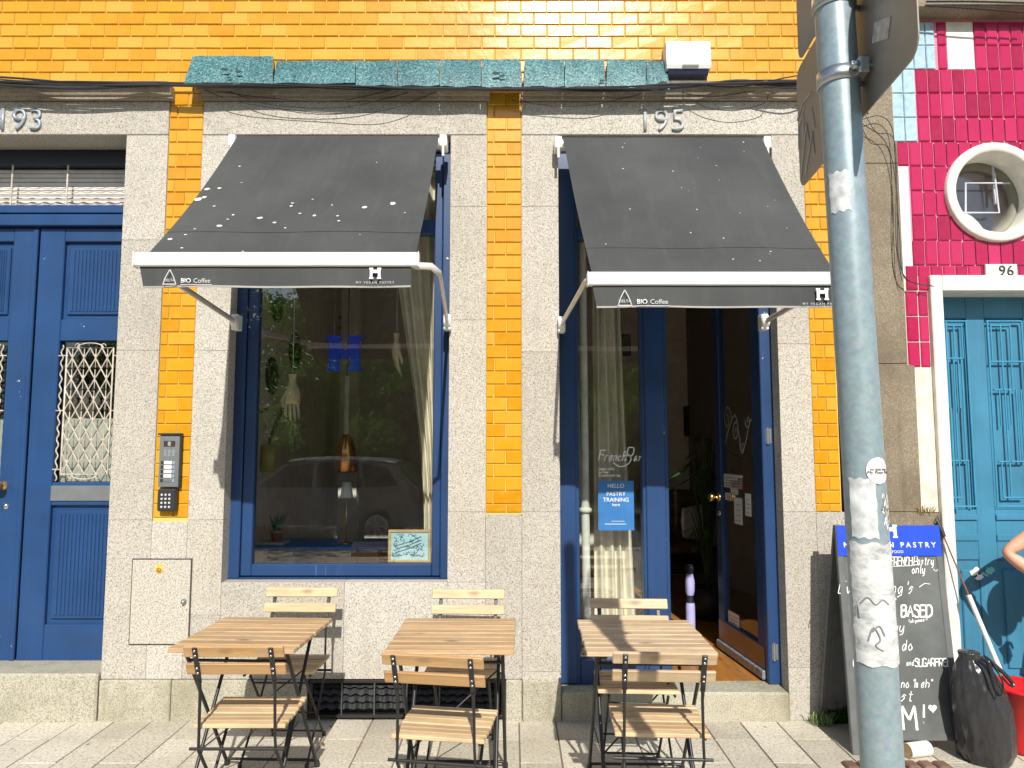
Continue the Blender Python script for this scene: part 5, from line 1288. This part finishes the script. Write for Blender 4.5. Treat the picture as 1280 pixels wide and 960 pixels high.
def curtain(label, xt0, xt1, xb0, xb1, z0, z1, y, folds, amp=.03, tie=None, name='curtain'):
    mb = MB()
    def f(u, v):
        x0 = xt0 + (xb0 - xt0) * v; x1 = xt1 + (xb1 - xt1) * v
        if tie: k = math.sin(PI * min(v / tie, 1) * .5) ** 2; x0 = xt0 + (xb0 - xt0) * k
        return (x0 + (x1 - x0) * u + .006 * math.sin(v * 5 + u * 9), y + amp * math.sin(u * folds * 2 * PI) * (1 - .2 * v) + .01 * math.sin(v * 6), z1 + (z0 - z1) * v)
    mb.grid(f, folds * 12, 22, th=(0, .004, 0)); return tag(mb.build(name, M['curtain']), label, 'curtain')
curtain('beige curtain gathered to the right edge of the shop window', X(486, 370, D + .3), X(550, 370, D + .3), X(533, 600, D + .3), X(550, 600, D + .3), Z(690, D + .3), 3.35, D + .25, 5, .03, .95)
curtain('beige curtain hanging straight behind the glass left of the open door', X(739, 400, D + .32), X(772, 400, D + .32), X(744, 760, D + .32), X(795, 760, D + .32), ZF + .02, 3.3, D + .32, 4, .035)
mb = MB(); p = X(732, 500, D + .22); mb.tube([(p - .0, D + .24, ZF), (p - .01, D + .24, 2.0), (p - .015, D + .24, 3.5)], .026, 14); mb.lathe([(.026, 0), (.04, .0), (.04, .02), (.026, .03)], (p - .005, D + .24, Z(640, D + .24)), 16)
tag(mb.build('curtain_post', M['white_stone']), 'slim cream post beside the curtain behind the door side window', 'post')

pend = thing('pendant_lamp', 'copper pendant lamp with glass tube in the middle of the shop window', 'lamp', at(432, 590, 5.0))
c = at(432, 590, 5.0); zt2 = Z(543, 5.0)
mb = MB(); mb.lathe([(.075, c.z), (.085, c.z + .01), (.07, c.z + .16), (.045, zt2 - .03), (.02, zt2), (.0, zt2)], (c.x, 5.0, 0), 24); mb.build('lamp_shade', M['copper'], pend)
mb = MB(); mb.tube([(c.x, 5, zt2), (c.x, 5, Z(470, 5))], .022, 14); mb.build('glass_tube', plain('smoky_tube', (.45, .42, .34), .15), pend)
mb = MB(); mb.tube([(c.x, 5, Z(470, 5)), (c.x, 5, 3.74)], .004, 6); mb.build('flex', M['black'], pend)
zB = Z(681, 4.95)
tb = thing('blue_counter', 'narrow bright blue counter shelf inside the shop window', 'counter', (X(400, 690, 4.95), 5.1, ZF))
mb = MB(); mb.cbox(X(317, 680, 4.9), X(486, 680, 4.9), 4.86, 5.3, zB - .022, zB, .004); mb.build('counter_top', plain('bright_blue_laminate', (.02, .17, .55), .35), tb)
mb = MB()
for px in (330, 475): x = X(px, 690, 4.95); mb.cbox(x - .02, x + .02, 4.98, 5.2, ZF, zB - .024, .003)
mb.build('counter_leg', M['dark_wood'], tb)
lp = thing('table_lamp', 'thin brass table lamp standing on the blue counter', 'lamp', (X(433, 675, 5.0), 5.0, zB))
xl = X(433, 640, 5.0); mb = MB(); mb.lathe([(0, zB), (.05, zB), (.05, zB + .008), (.006, zB + .014), (.004, zB + .3), (.004, Z(622, 5))], (xl, 5, 0), 14); mb.build('lamp_stem', M['brass'], lp)
mb = MB(); z0 = Z(622, 5); z1 = Z(603, 5); mb.lathe([(.045, z0), (.03, z1), (.0, z1)], (xl, 5, 0), 20); mb.build('lamp_shade', M['paper'], lp)
pt = thing('plant_pot', 'small terracotta pot with a sprouting plant on the blue counter', 'plant pot', at(346, 666, 4.95))
c = at(346, 668, 4.95); mb = MB(); mb.lathe([(0, 0), (.03, 0), (.042, .06), (.046, .06), (.046, .075), (.036, .075), (.03, .05), (0, .05)], (c.x, 4.95, zB + .024), 20); mb.build('pot', M['terracotta'], pt)
mb = MB(); rr = random.Random(5)
for i in range(24):
    a = rr.uniform(0, 6.28); l = rr.uniform(.06, .16); d = Vector((math.cos(a) * .5, math.sin(a) * .5, 1)).normalized(); b = Vector((c.x, 4.95, zB + .08)); e = b + d * l; q = d.orthogonal().normalized() * .012
    mb.face((b, b + d * l * .5 + q, e, b + d * l * .5 - q), 0, rr.random())
mb.build('foliage', M['leaf'], pt)
mb = MB(); mb.cbox(X(312, 672, 4.95), X(357, 672, 4.95), 4.90, 5.06, zB + .001, zB + .022, .004); tag(mb.build('book', M['cushion']), 'pale book lying under the terracotta pot', 'book')
wl_ = thing('wall_lamp', 'olive lamp on a dark angled arm at the left of the window', 'lamp', at(334, 560, 4.9))
c = at(334, 590, 4.9); mb = MB(); mb.lathe([(.045, c.z), (.05, c.z), (.05, Z(556, 4.9)), (.0, Z(555, 4.9))], (c.x, 4.9, 0), 18); mb.build('lamp_shade', plain('olive_shade', (.42, .38, .14), .4), wl_)
mb = MB(); mb.tube([(c.x, 4.9, Z(555, 4.9)), at(345, 530, 4.92), at(358, 500, 4.95)], .012, 8); mb.build('lamp_arm', M['dark_wood'], wl_)
# framed pattern board in the window corner
fc = thing('framed_sign', 'small oak framed pale blue pattern board in the lower window corner', 'framed sign', at(512, 703, D + .17))
yq = D + .17; a, b = at(485, 703, yq), at(539, 662, yq)
mb = MB()
for (x0, x1, z0, z1) in ((a.x, b.x, a.z, a.z + .018), (a.x, b.x, b.z - .018, b.z), (a.x, a.x + .018, a.z + .018, b.z - .018), (b.x - .018, b.x, a.z + .018, b.z - .018)): mb.cbox(x0, x1, yq - .012, yq + .012, z0, z1, .004)
mb.build('frame', M['oak'], fc)
mb = MB(); mb.box(a.x + .016, b.x - .016, yq - .004, yq + .004, a.z + .016, b.z - .016); pn = mb.build('panel', plain('ice_blue_card', (.42, .62, .68), .6), fc)
mb = MB(); fn = lambda x, y, h: Vector((a.x + x, yq - .0045 - h * .4, a.z + y)); W_, H_ = b.x - a.x, b.z - a.z; rr = random.Random(9)
for i in range(46):
    x, y = rr.uniform(.035, W_ - .035), rr.uniform(.035, H_ - .035); t0 = rr.uniform(0, 6); r = rr.uniform(.006, .016)
    ribbon(mb, [(min(max(x + r * math.cos(t0 + k * .5), .02), W_ - .02), min(max(y + r * .8 * math.sin(t0 + k * .5) + k * .001, .02), H_ - .02)) for k in range(8)], .0035, fn)
for k in range(3): ribbon(mb, [(.05, .06 + k * .02), (W_ * .5, .085 + k * .02), (W_ - .06, .115 + k * .02)], .005, fn)
mb.build('printed_pattern', plain('dark_teal_print', (.02, .09, .12), .7), pn)
# round plaques on the left wall, pictures and shelf
for i, (px, py, s) in enumerate(((342, 380, .15), (367, 440, .17), (339, 470, .15))):
    y = (5.64, 6.16, 5.58)[i]
    p = at(px, py, y); yw = p.y + (0)
    mb = MB(); Mx = Matrix.Translation((XI0 + .004, yw, p.z)) @ Matrix.Rotation(PI / 2, 4, 'Y')
    mb.lathe([(0, .014), (s * .92, .014), (s, .008), (s, 0)], (0, 0, 0), 28, M=Mx)
    tt = thing('round_plaque', ('dark round plaque highest on the left wall inside the window', 'dark round plaque furthest back on the left wall inside', 'dark round plaque lowest on the left wall inside the window')[i], 'plaque', (XI0, yw, p.z))
    mb.build('disc', M['blue_dark'], tt)
    mb = MB(); fn = lambda x, y_, h: Vector((XI0 + .0185 + h, yw + x, p.z + y_))
    ribbon(mb, [(s * .75 * math.cos(t), s * .75 * math.sin(t)) for t in [k * .3 for k in range(22)]], .008, fn); ribbon(mb, [(-.05, -.04), (.0, .05), (.05, -.04)], .01, fn); ribbon(mb, [(-.03, 0), (.03, 0)], .008, fn)
    mb.build('plaque_mark', M['grey_print'], tt)
sh = thing('menu_rack', 'dark slatted rack hanging on the back wall behind the blue letter', 'rack', at(415, 450, 7.6))
mb = MB()
for k in range(6): a, b = at(383 + k, 385 + k * 13, 7.7), at(450, 385 + k * 13 + 18, 7.7); mb.tube([a, b], .02, 6)
for px in (390, 418, 445): mb.tube([at(px, 380, 7.72), at(px, 480, 7.72)], .018, 6)
mb.build('slats', M['dark_wood'], sh)
def picture(label, px0, px1, py0, py1, y, mat):
    a, b = at(px0, py1, y), at(px1, py0, y); t = thing('picture_frame', label, 'picture', ((a.x + b.x) / 2, y, a.z))
    mb = MB(); w = .02
    for (x0, x1, z0, z1) in ((a.x, b.x, a.z, a.z + w), (a.x, b.x, b.z - w, b.z), (a.x, a.x + w, a.z + w, b.z - w), (b.x - w, b.x, a.z + w, b.z - w)): mb.cbox(x0, x1, y - .015, y + .01, z0, z1, .003)
    mb.build('frame', M['black'], t); mb = MB(); mb.box(a.x + w, b.x - w, y - .003, y + .006, a.z + w, b.z - w); mb.build('picture', mat, t)
pic_d = plain('dark_print', (.05, .05, .05), .6, var=.6, vs_=14)
picture('leftmost dark framed picture on the back wall seen through the doorway', 855, 864, 508, 545, 7.75, pic_d)
picture('middle narrow framed picture on the back wall seen through the doorway', 868, 877, 526, 564, 7.75, pic_d)
picture('larger framed picture beside the door leaf on the back wall', 881, 895, 521, 557, 7.75, pic_d)
picture('small dark framed picture behind the curtained side window', 768, 788, 418, 445, 6.1, pic_d)
# pendant that is lit, plant, bench, guessed vase
o = at(919, 395, 6.6); lit = thing('lit_lantern', 'small glowing orange lantern hanging inside above the open door leaf', 'lantern', o)
mb = MB(); mb.lathe([(0, -.05), (.05, -.05), (.055, .05), (.0, .055)], o, 14); mb.build('lantern_glass', emit('orange_glow', (1, .30, .04), 3.0), lit)
mb = MB(); mb.lathe([(.06, .05), (.03, .08), (0, .085)], o, 14); mb.tube([o + Vector((0, 0, .08)), Vector((o.x, o.y, 3.74))], .003, 5); mb.build('lantern_cap', M['black'], lit)
o = at(884, 660, 5.9); pl2 = thing('house_plant', 'leafy green house plant inside the doorway left of the door leaf', 'plant', (o.x, 5.9, ZF))
mb = MB(); mb.lathe([(0, 0), (.12, 0), (.15, .25), (.14, .25), (.1, .2), (0, .2)], (o.x, 5.9, ZF), 20); mb.build('pot', M['blackp'], pl2)
mb = MB(); rr = random.Random(12)
for i in range(46):
    a = rr.uniform(0, 6.28); zt3 = rr.uniform(.5, 1.35); b = Vector((o.x, 5.9, ZF + .2)); d = Vector((math.cos(a), math.sin(a), 0)) * rr.uniform(.06, .28); m_ = b + d * .6 + Vector((0, 0, zt3)); e = m_ + d * .8 + Vector((0, 0, -.10)); q = d.cross(Vector((0, 0, 1))).normalized() * .03
    mb.tube([b, b + d * .25 + Vector((0, 0, zt3 * .6)), m_], .004, 4, tint=.2); mb.face((m_, m_ + (e - m_) * .4 + q, e, m_ + (e - m_) * .4 - q), 0, rr.random())
mb.build('foliage', M['leaf'], pl2)
bn = thing('bench', 'dark bench with a pale cushion deep inside the doorway', 'bench', (at(865, 700, 7.0).x, 7.0, ZF))
c = at(868, 700, 7.0); mb = MB(); mb.cbox(c.x - .5, c.x + .45, 6.8, 7.3, ZF + .38, ZF + .44, .01); mb.cbox(c.x - .5, c.x + .45, 7.3, 7.35, ZF + .1, ZF + .95, .01)
for x in (c.x - .45, c.x + .40): mb.cbox(x, x + .05, 6.82, 7.28, ZF, ZF + .38, .005)
mb.build('bench_seat', M['dark_wood'], bn)
mb = blob([(0, 0, 0, 0), (.2, .05, .05, 0), (.22, .08, .2, 0), (.2, .05, .34, 0), (0, 0, .38, 0)], (c.x + .12, 7.12, ZF + .44), 10); tag(mb.build('cushion', M['cushion']), 'pale cushion leaning on the dark bench inside', 'cushion')
o = at(863, 765, 5.35)
vz = thing('guessed_vase', 'slim guessed vase just inside the doorway, lavender and dark bands imitating sunlit patches', 'vase', (o.x, 5.35, ZF))
mb = MB(); mb.lathe([(0, 0), (.030, 0), (.034, .02), (.034, .22), (.030, .245)], (o.x, 5.35, ZF), 24); mb.lathe([(.030, .245), (.024, .27), (.026, .30)], (o.x, 5.35, ZF), 24, 1); mb.lathe([(.026, .30), (.034, .33), (.036, .40), (.024, .455)], (o.x, 5.35, ZF), 24); mb.lathe([(.024, .455), (.03, .50), (.022, .52), (.016, .50)], (o.x, 5.35, ZF), 24, 1); mb.build('vase_body', [M['lavender'], M['blue_dark']], vz)  # pale and dark bands imitate sunlit patches of an unidentified object
# side window: lettering and poster on the inner face of the glass
yg = YF + .040
ps = thing('poster', 'blue training poster stuck inside the door side window', 'poster', at(770, 663, yg))
a, b = at(748, 663, yg), at(792, 601, yg)
mb = MB(); mb.box(a.x, b.x, yg - .0012, yg + .001, a.z, b.z); sheet = mb.build('sheet', M['blue_card'], ps)
h = b.z - a.z; cx = (a.x + b.x) / 2
for s_, v, sz in (('HELLO', .86, .034), ('PASTRY', .70, .034), ('TRAINING', .58, .034), ('here', .49, .026)): text('poster_lettering', s_, M['white_print'], sheet, (cx, yg - .0013, a.z + h * v), sz, th=.0004)
mb = MB(); mb.box(cx - .07, cx + .06, yg - .0018, yg - .0013, a.z + h * .12, a.z + h * .135); mb.box(cx - .03, cx + .05, yg - .0018, yg - .0013, a.z + h * .18, a.z + h * .19); mb.build('poster_rule', M['grey_print'], sheet)
wl = MB(); c = at(748, 576, yg); fn = lambda x, y, h: Vector((c.x + x, yg - .0005 - h, c.z + y))
x = hand(wl, 'F', 0, .0, .065, .006, fn, .7, .25); x = hand(wl, 'rench', x - .005, 0, .055, .005, fn, .62, .3); hand(wl, 'P', x + .0, .0, .08, .006, fn, .7, .2); hand(wl, 'astry', x + .045, 0, .05, .005, fn, .6, .3)
ribbon(wl, smooth_path([(.09, -.01), (.13, -.035), (.18, -.02), (.2, .02), (.16, .06)]), .005, fn)
for k in range(3): hand(wl, ('vegan cake', 'coffee', 'brunch and tea')[k], .0, -.055 - .02 * k, .015, .0028, fn, .85, .1)
tag(wl.build('window_lettering', M['white_print']), 'white handwritten lettering on the side window glass above the blue poster', 'lettering')

# ------------------------------------------------------------------ person bending at the right edge (only an elbow reaches into the picture)
def skin_mesh(name, joints, edges, mat, parent, sub=2):
    me = bpy.data.meshes.new(name); me.from_pydata([j[0] for j in joints], edges, []); o = bpy.data.objects.new(name, me); COL.objects.link(o)
    m = o.modifiers.new('skin', 'SKIN'); s = o.modifiers.new('sub', 'SUBSURF'); s.levels = s.render_levels = sub
    for i, j in enumerate(joints):
        v = me.skin_vertices[0].data[i]; v.radius = (j[1], j[1]) if not isinstance(j[1], tuple) else j[1]; v.use_root = i == 0
    bpy.context.view_layer.update()
    me2 = bpy.data.meshes.new_from_object(o.evaluated_get(bpy.context.evaluated_depsgraph_get())); bpy.data.objects.remove(o)
    me2.materials.clear(); me2.materials.append(mat)
    for p in me2.polygons: p.use_smooth = True
    return link(name, me2, parent)
per = thing('person', 'person bending forward at the right edge with one bare elbow in view', 'person', (3.3, 3.95, 0))
sh_, el_, ha_ = Vector((3.02, 3.95, 1.17)), Vector((2.755, 4.0, .975)), Vector((2.99, 3.86, .76))
J = [((3.34, 4.0, .90), .13), ((3.22, 3.92, 1.02), .12), ((3.12, 3.82, 1.12), .13), ((3.08, 3.72, 1.16), .055), ((3.06, 3.65, 1.18), .075), ((3.04, 3.57, 1.16), .10), ((3.01, 3.50, 1.12), .075),
     (tuple(sh_), .052), (tuple(el_.lerp(sh_, .5)), .045), (tuple(el_), .036), (tuple(el_.lerp(ha_, .35)), .040), (tuple(el_.lerp(ha_, .85)), .026), (tuple(ha_), .03),
     ((3.30, 3.72, 1.15), .055), ((3.42, 3.55, .92), .045), ((3.30, 3.45, .72), .028), ((3.27, 3.43, .66), .03),
     ((3.25, 4.03, .84), .10), ((3.14, 3.92, .50), .065), ((3.20, 3.99, .10), .042), ((3.10, 3.88, .035), .036),
     ((3.44, 3.93, .84), .10), ((3.36, 3.80, .50), .065), ((3.42, 3.88, .10), .042), ((3.34, 3.76, .035), .036)]
E = [(0, 1), (1, 2), (2, 3), (3, 4), (4, 5), (5, 6), (2, 7), (7, 8), (8, 9), (9, 10), (10, 11), (11, 12), (2, 13), (13, 14), (14, 15), (15, 16), (0, 17), (17, 18), (18, 19), (19, 20), (0, 21), (21, 22), (22, 23), (23, 24)]
body = skin_mesh('body', J, E, M['skin'], per)
for (base, to) in ((Vector(J[12][0]), Vector((3.05, 3.80, .70))), (Vector(J[16][0]), Vector((3.22, 3.40, .60)))):
    d = (to - base).normalized(); sde = d.cross(Vector((0, 0, 1))).normalized()
    for k, l in enumerate((.062, .072, .075, .068)):
        b = base + sde * (k - 1.5) * .016; mb = MB(); mb.tube([b, b + d * l * .6, b + d * l + Vector((0, 0, -.018))], [.0095, .0088, .006], 8); mb.build('finger', M['skin'], body)
    mb = MB(); mb.tube([base - sde * .03, base - sde * .05 + d * .02, base - sde * .048 + d * .045], [.011, .01, .007], 8); mb.build('thumb', M['skin'], body)
skin_mesh('shirt', [((3.335, 4.0, .93), .145), ((3.22, 3.92, 1.03), .14), ((3.115, 3.83, 1.125), .145), ((3.03, 3.93, 1.16), .066), (tuple(el_.lerp(sh_, .68)), .058), ((3.29, 3.73, 1.14), .066), ((3.36, 3.64, 1.04), .058)], [(0, 1), (1, 2), (2, 3), (3, 4), (2, 5), (5, 6)], M['cloth_grey'], per)
skin_mesh('trousers', [((3.345, 4.0, .86), .15), ((3.25, 4.02, .80), .112), ((3.14, 3.92, .50), .08), ((3.20, 3.99, .12), .062), ((3.44, 3.93, .80), .112), ((3.36, 3.80, .50), .08), ((3.42, 3.88, .12), .062)], [(0, 1), (1, 2), (2, 3), (0, 4), (4, 5), (5, 6)], M['denim'], per)
hc = Vector((3.045, 3.585, 1.175)); mb = MB()
mb.grid(lambda u, v: hc + Vector((.112 * math.cos(2 * PI * u) * math.sin(v * 1.75), .112 * math.sin(2 * PI * u) * math.sin(v * 1.75) + .03, .118 * math.cos(v * 1.75) + .012)), 24, 10); mb.build('hair', M['hair'], per)
for s, cc in ((1, (3.10, 3.88, 0)), (2, (3.34, 3.76, 0))):
    mb = MB(); mb.grid(lambda u, v: Vector(cc) + Vector((-.03 + .05 * math.cos(2 * PI * u) * math.sin(PI * v) - .06 * math.cos(PI * v) * .0, .11 * math.cos(PI * v) * 1 + .0, .045 + .045 * math.sin(2 * PI * u) * math.sin(PI * v))), 16, 10); mb.build('shoe', M['black'], per)
fd = Vector((-.35, -.75, -.55)).normalized(); fx_ = fd.cross(Vector((0, 0, 1))).normalized(); fz_ = fx_.cross(fd)
for s in (-1, 1):
    q = hc + fd * .085 + fx_ * s * .034 + fz_ * .012; mb = MB(); mb.lathe([(0, -.011), (.008, -.007), (.011, 0), (.008, .007), (0, .011)], q, 10); mb.build('eye', M['paper'], body)
    q = hc + fx_ * s * .098; mb = MB(); mb.lathe([(0, -.03), (.012, -.02), (.016, 0), (.012, .02), (0, .028)], q, 10); mb.build('ear', M['skin'], body)
q = hc + fd * .10 - fz_ * .012; mb = MB(); mb.tube([q + fz_ * .03 - fd * .012, q + fd * .012, q - fz_ * .008], [.007, .013, .009], 8); mb.build('nose', M['skin'], body)
q = hc + fd * .088 - fz_ * .045; mb = MB(); mb.tube([q - fx_ * .022, q + fd * .005, q + fx_ * .022], [.003, .006, .003], 6); mb.build('mouth', plain('lips', (.45, .16, .13), .5), body)

# ------------------------------------------------------------------ the street behind the viewer, seen in the window reflections
car = thing('parked_car', 'dark hatchback parked across the street, seen reflected in the shop window', 'car', (-3.6, -4.3, -.13))
cy0, cy1 = -5.1, -3.45; zc0 = -.13
def cpt(x, y, z): return Vector((-3.55 + x, y, zc0 + z))
side = [(-2.0, .35), (-2.0, .62), (-1.9, .78), (-1.0, .92), (-.45, 1.32), (.1, 1.42), (.9, 1.42), (1.55, 1.32), (1.92, .95), (1.98, .55), (1.95, .32)]
mb = MB(); prof_ = side; n = len(prof_)
def ins(z): return .0 if z < .9 else (z - .9) * .38
rows_ = []
for (x, z) in prof_: rows_.append([cpt(x, cy1 - ins(z), z), cpt(x, cy1 - ins(z) - .06, z + .02 if z > .5 else z), cpt(x, cy0 + ins(z) + .06, z + .02 if z > .5 else z), cpt(x, cy0 + ins(z), z)])
for i in range(n - 1):
    for k in range(3): mb.face((rows_[i][k], rows_[i][k + 1], rows_[i + 1][k + 1], rows_[i + 1][k]), smooth=False)
mb.face([r[0] for r in rows_]); mb.face([r[3] for r in rows_][::-1]); mb.face((rows_[0][0], rows_[0][3], rows_[-1][3], rows_[-1][0]))
cbody = mb.build('body', plain('dark_car_paint', (.19, .197, .21), .22, .1), car)
mb = MB(); mb.grid(lambda u, v: cpt(-.35 + 1.85 * u, cy0 + .25 + (cy1 - cy0 - .5) * v, 1.435 + .03 * math.sin(PI * v) - .10 * (abs(u - .45) * 1.6) ** 3), 12, 4, th=(0, 0, .02)); mb.build('roof', plain('sunlit_roof', (.7, .7, .7), .3, .2), car)  # roof coloured paler than the body to stand for sun on it
for pts in ([(-.82, .97), (-.36, 1.32), (.12, 1.38), (.12, .97)], [(.18, .97), (.18, 1.385), (.88, 1.375), (.98, .97)], [(1.04, .97), (.95, 1.37), (1.4, 1.29), (1.6, 1.0)]):
    for yy, s in ((cy1, 1), (cy0, -1)):
        mb = MB(); P_ = [cpt(x, yy - s * (ins(z) - .006), z) for x, z in pts]; mb.face(P_); mb.face([p - Vector((0, s * .02, 0)) for p in P_][::-1]); mb.build('side_window', plain('car_glass', (.01, .012, .012), .05), car)
mb = MB(); P_ = [cpt(1.60, cy1 - .18, 1.30), cpt(1.60, cy0 + .18, 1.30), cpt(1.90, cy0 + .1, .99), cpt(1.90, cy1 - .1, .99)]; mb.face(P_); mb.face([p + Vector((.02, 0, .02)) for p in P_]); mb.build('rear_window', plain('rear_glass', (.08, .1, .1), .05), car)
for x in (-1.25, 1.25):
    for yy, s in ((cy1 - .09, 1), (cy0 + .09, -1)):
        mb = MB(); mb.lathe([(.19, -.1), (.3, -.1), (.32, -.06), (.32, .06), (.3, .1), (.19, .1), (.19, -.1)], cpt(x, yy, .31), 24, axis='y'); wh = mb.build('wheel', M['rubber'], car)
        mb = MB(); c = cpt(x, yy + s * .09, .31)
        for k in range(7): a = 2 * PI * k / 7; mb.tube([c, c + Vector((.19 * math.cos(a), 0, .19 * math.sin(a)))], .018, 6)
        mb.lathe([(.16, -.02), (.2, -.02), (.2, .02), (.16, .02)], c, 22, axis='y'); mb.build('rim', M['steel'], wh)
for yy in (cy1 - .2, cy0 + .2): mb = MB(); mb.cbox(-3.55 + 1.9, -3.55 + 1.99, yy - .1, yy + .1, zc0 + .72, zc0 + .92, .02); mb.build('tail_light', plain('tail_red', (.35, .01, .01), .2), car)

def tree_mesh(seed, h, rad):
    rr = random.Random(seed); mb = MB()
    cl = []
    for i in range(26):
        a = rr.uniform(0, 6.28); q = rr.random() ** .5 * rad; z = h * rr.uniform(.36, 1.0); cl.append((Vector((q * math.cos(a), q * math.sin(a), z)), rr.uniform(.5, 1.0)))
    for c, r in cl:
        for k in range(300):
            d = Vector((rr.gauss(0, 1), rr.gauss(0, 1), rr.gauss(0, .7))); d.normalize(); p = c + d * r * rr.random() ** .4
            u = Vector((rr.gauss(0, 1), rr.gauss(0, 1), rr.gauss(0, 1))).normalized(); v = u.orthogonal().normalized(); s = rr.uniform(.04, .085)
            mb.face((p - u * s, p + v * s * .6, p + u * s, p - v * s * .6), 0, rr.random())
    tb_ = MB(); tb_.tube([(0, 0, -.1), (.05, .02, h * .2), (-.04, .04, h * .45), (.03, 0, h * .75)], [.16, .13, .10, .04], 10)
    for c, r in cl[::2]: tb_.tube([(0, 0, h * .35), c * .6 + Vector((0, 0, h * .12)), c], [.06, .04, .015], 5)
    return mb, tb_
def tree(label, seed, h, rad, x, y):
    t = thing('street_tree', label, 'tree', (0, 0, 0), 'trees across the street'); mb, tb_ = tree_mesh(seed, h, rad)
    mb.build('crown', M['tree_leaf'], t); tb_.build('trunk', M['bark'], t); t.location = (x, y, -.05); return t
ta = tree('leafy tree across the street behind the parked car', 21, 5.6, 2.3, -2.6, -10)
tb2 = tree('leafy tree across the street opposite the shop door', 33, 6.4, 2.6, 1.8, -11.5)
for src, lab, x, y, rz in ((ta, 'leafy tree across the street far left of the car', -7.2, -11, 100), (tb2, 'leafy tree at the back of the lawn across the street', -.6, -15, 200), (ta, 'leafy tree on the lawn far right across the street', 6.2, -12, 40), (tb2, 'leafy tree at far left edge of the lawn', -11, -14, 300)):
    c = copy_tree(src); c['label'] = lab; c.location = (x, y, -.05); c.rotation_euler.z = R(rz)
hed = MB(); rr = random.Random(8)
for i in range(42000):
    p = Vector((rr.uniform(-16, 16), -19 + rr.uniform(-.6, .6), rr.uniform(0, 7.2))); u = Vector((rr.gauss(0, 1), rr.gauss(0, 1), rr.gauss(0, 1))).normalized(); v = u.orthogonal().normalized(); s = rr.uniform(.06, .13)
    hed.face((p - u * s, p + v * s * .6, p + u * s, p - v * s * .6), 0, rr.random())
hed.box(-16, 16, -19.6, -19.3, 0, 7.0, 0, .1)  # solid core added to block sky gaps in the window reflections
tag(hed.build('hedge', M['tree_leaf']), 'tall leafy hedge across the lawn, made high and solid to block sky in reflections', 'hedge')
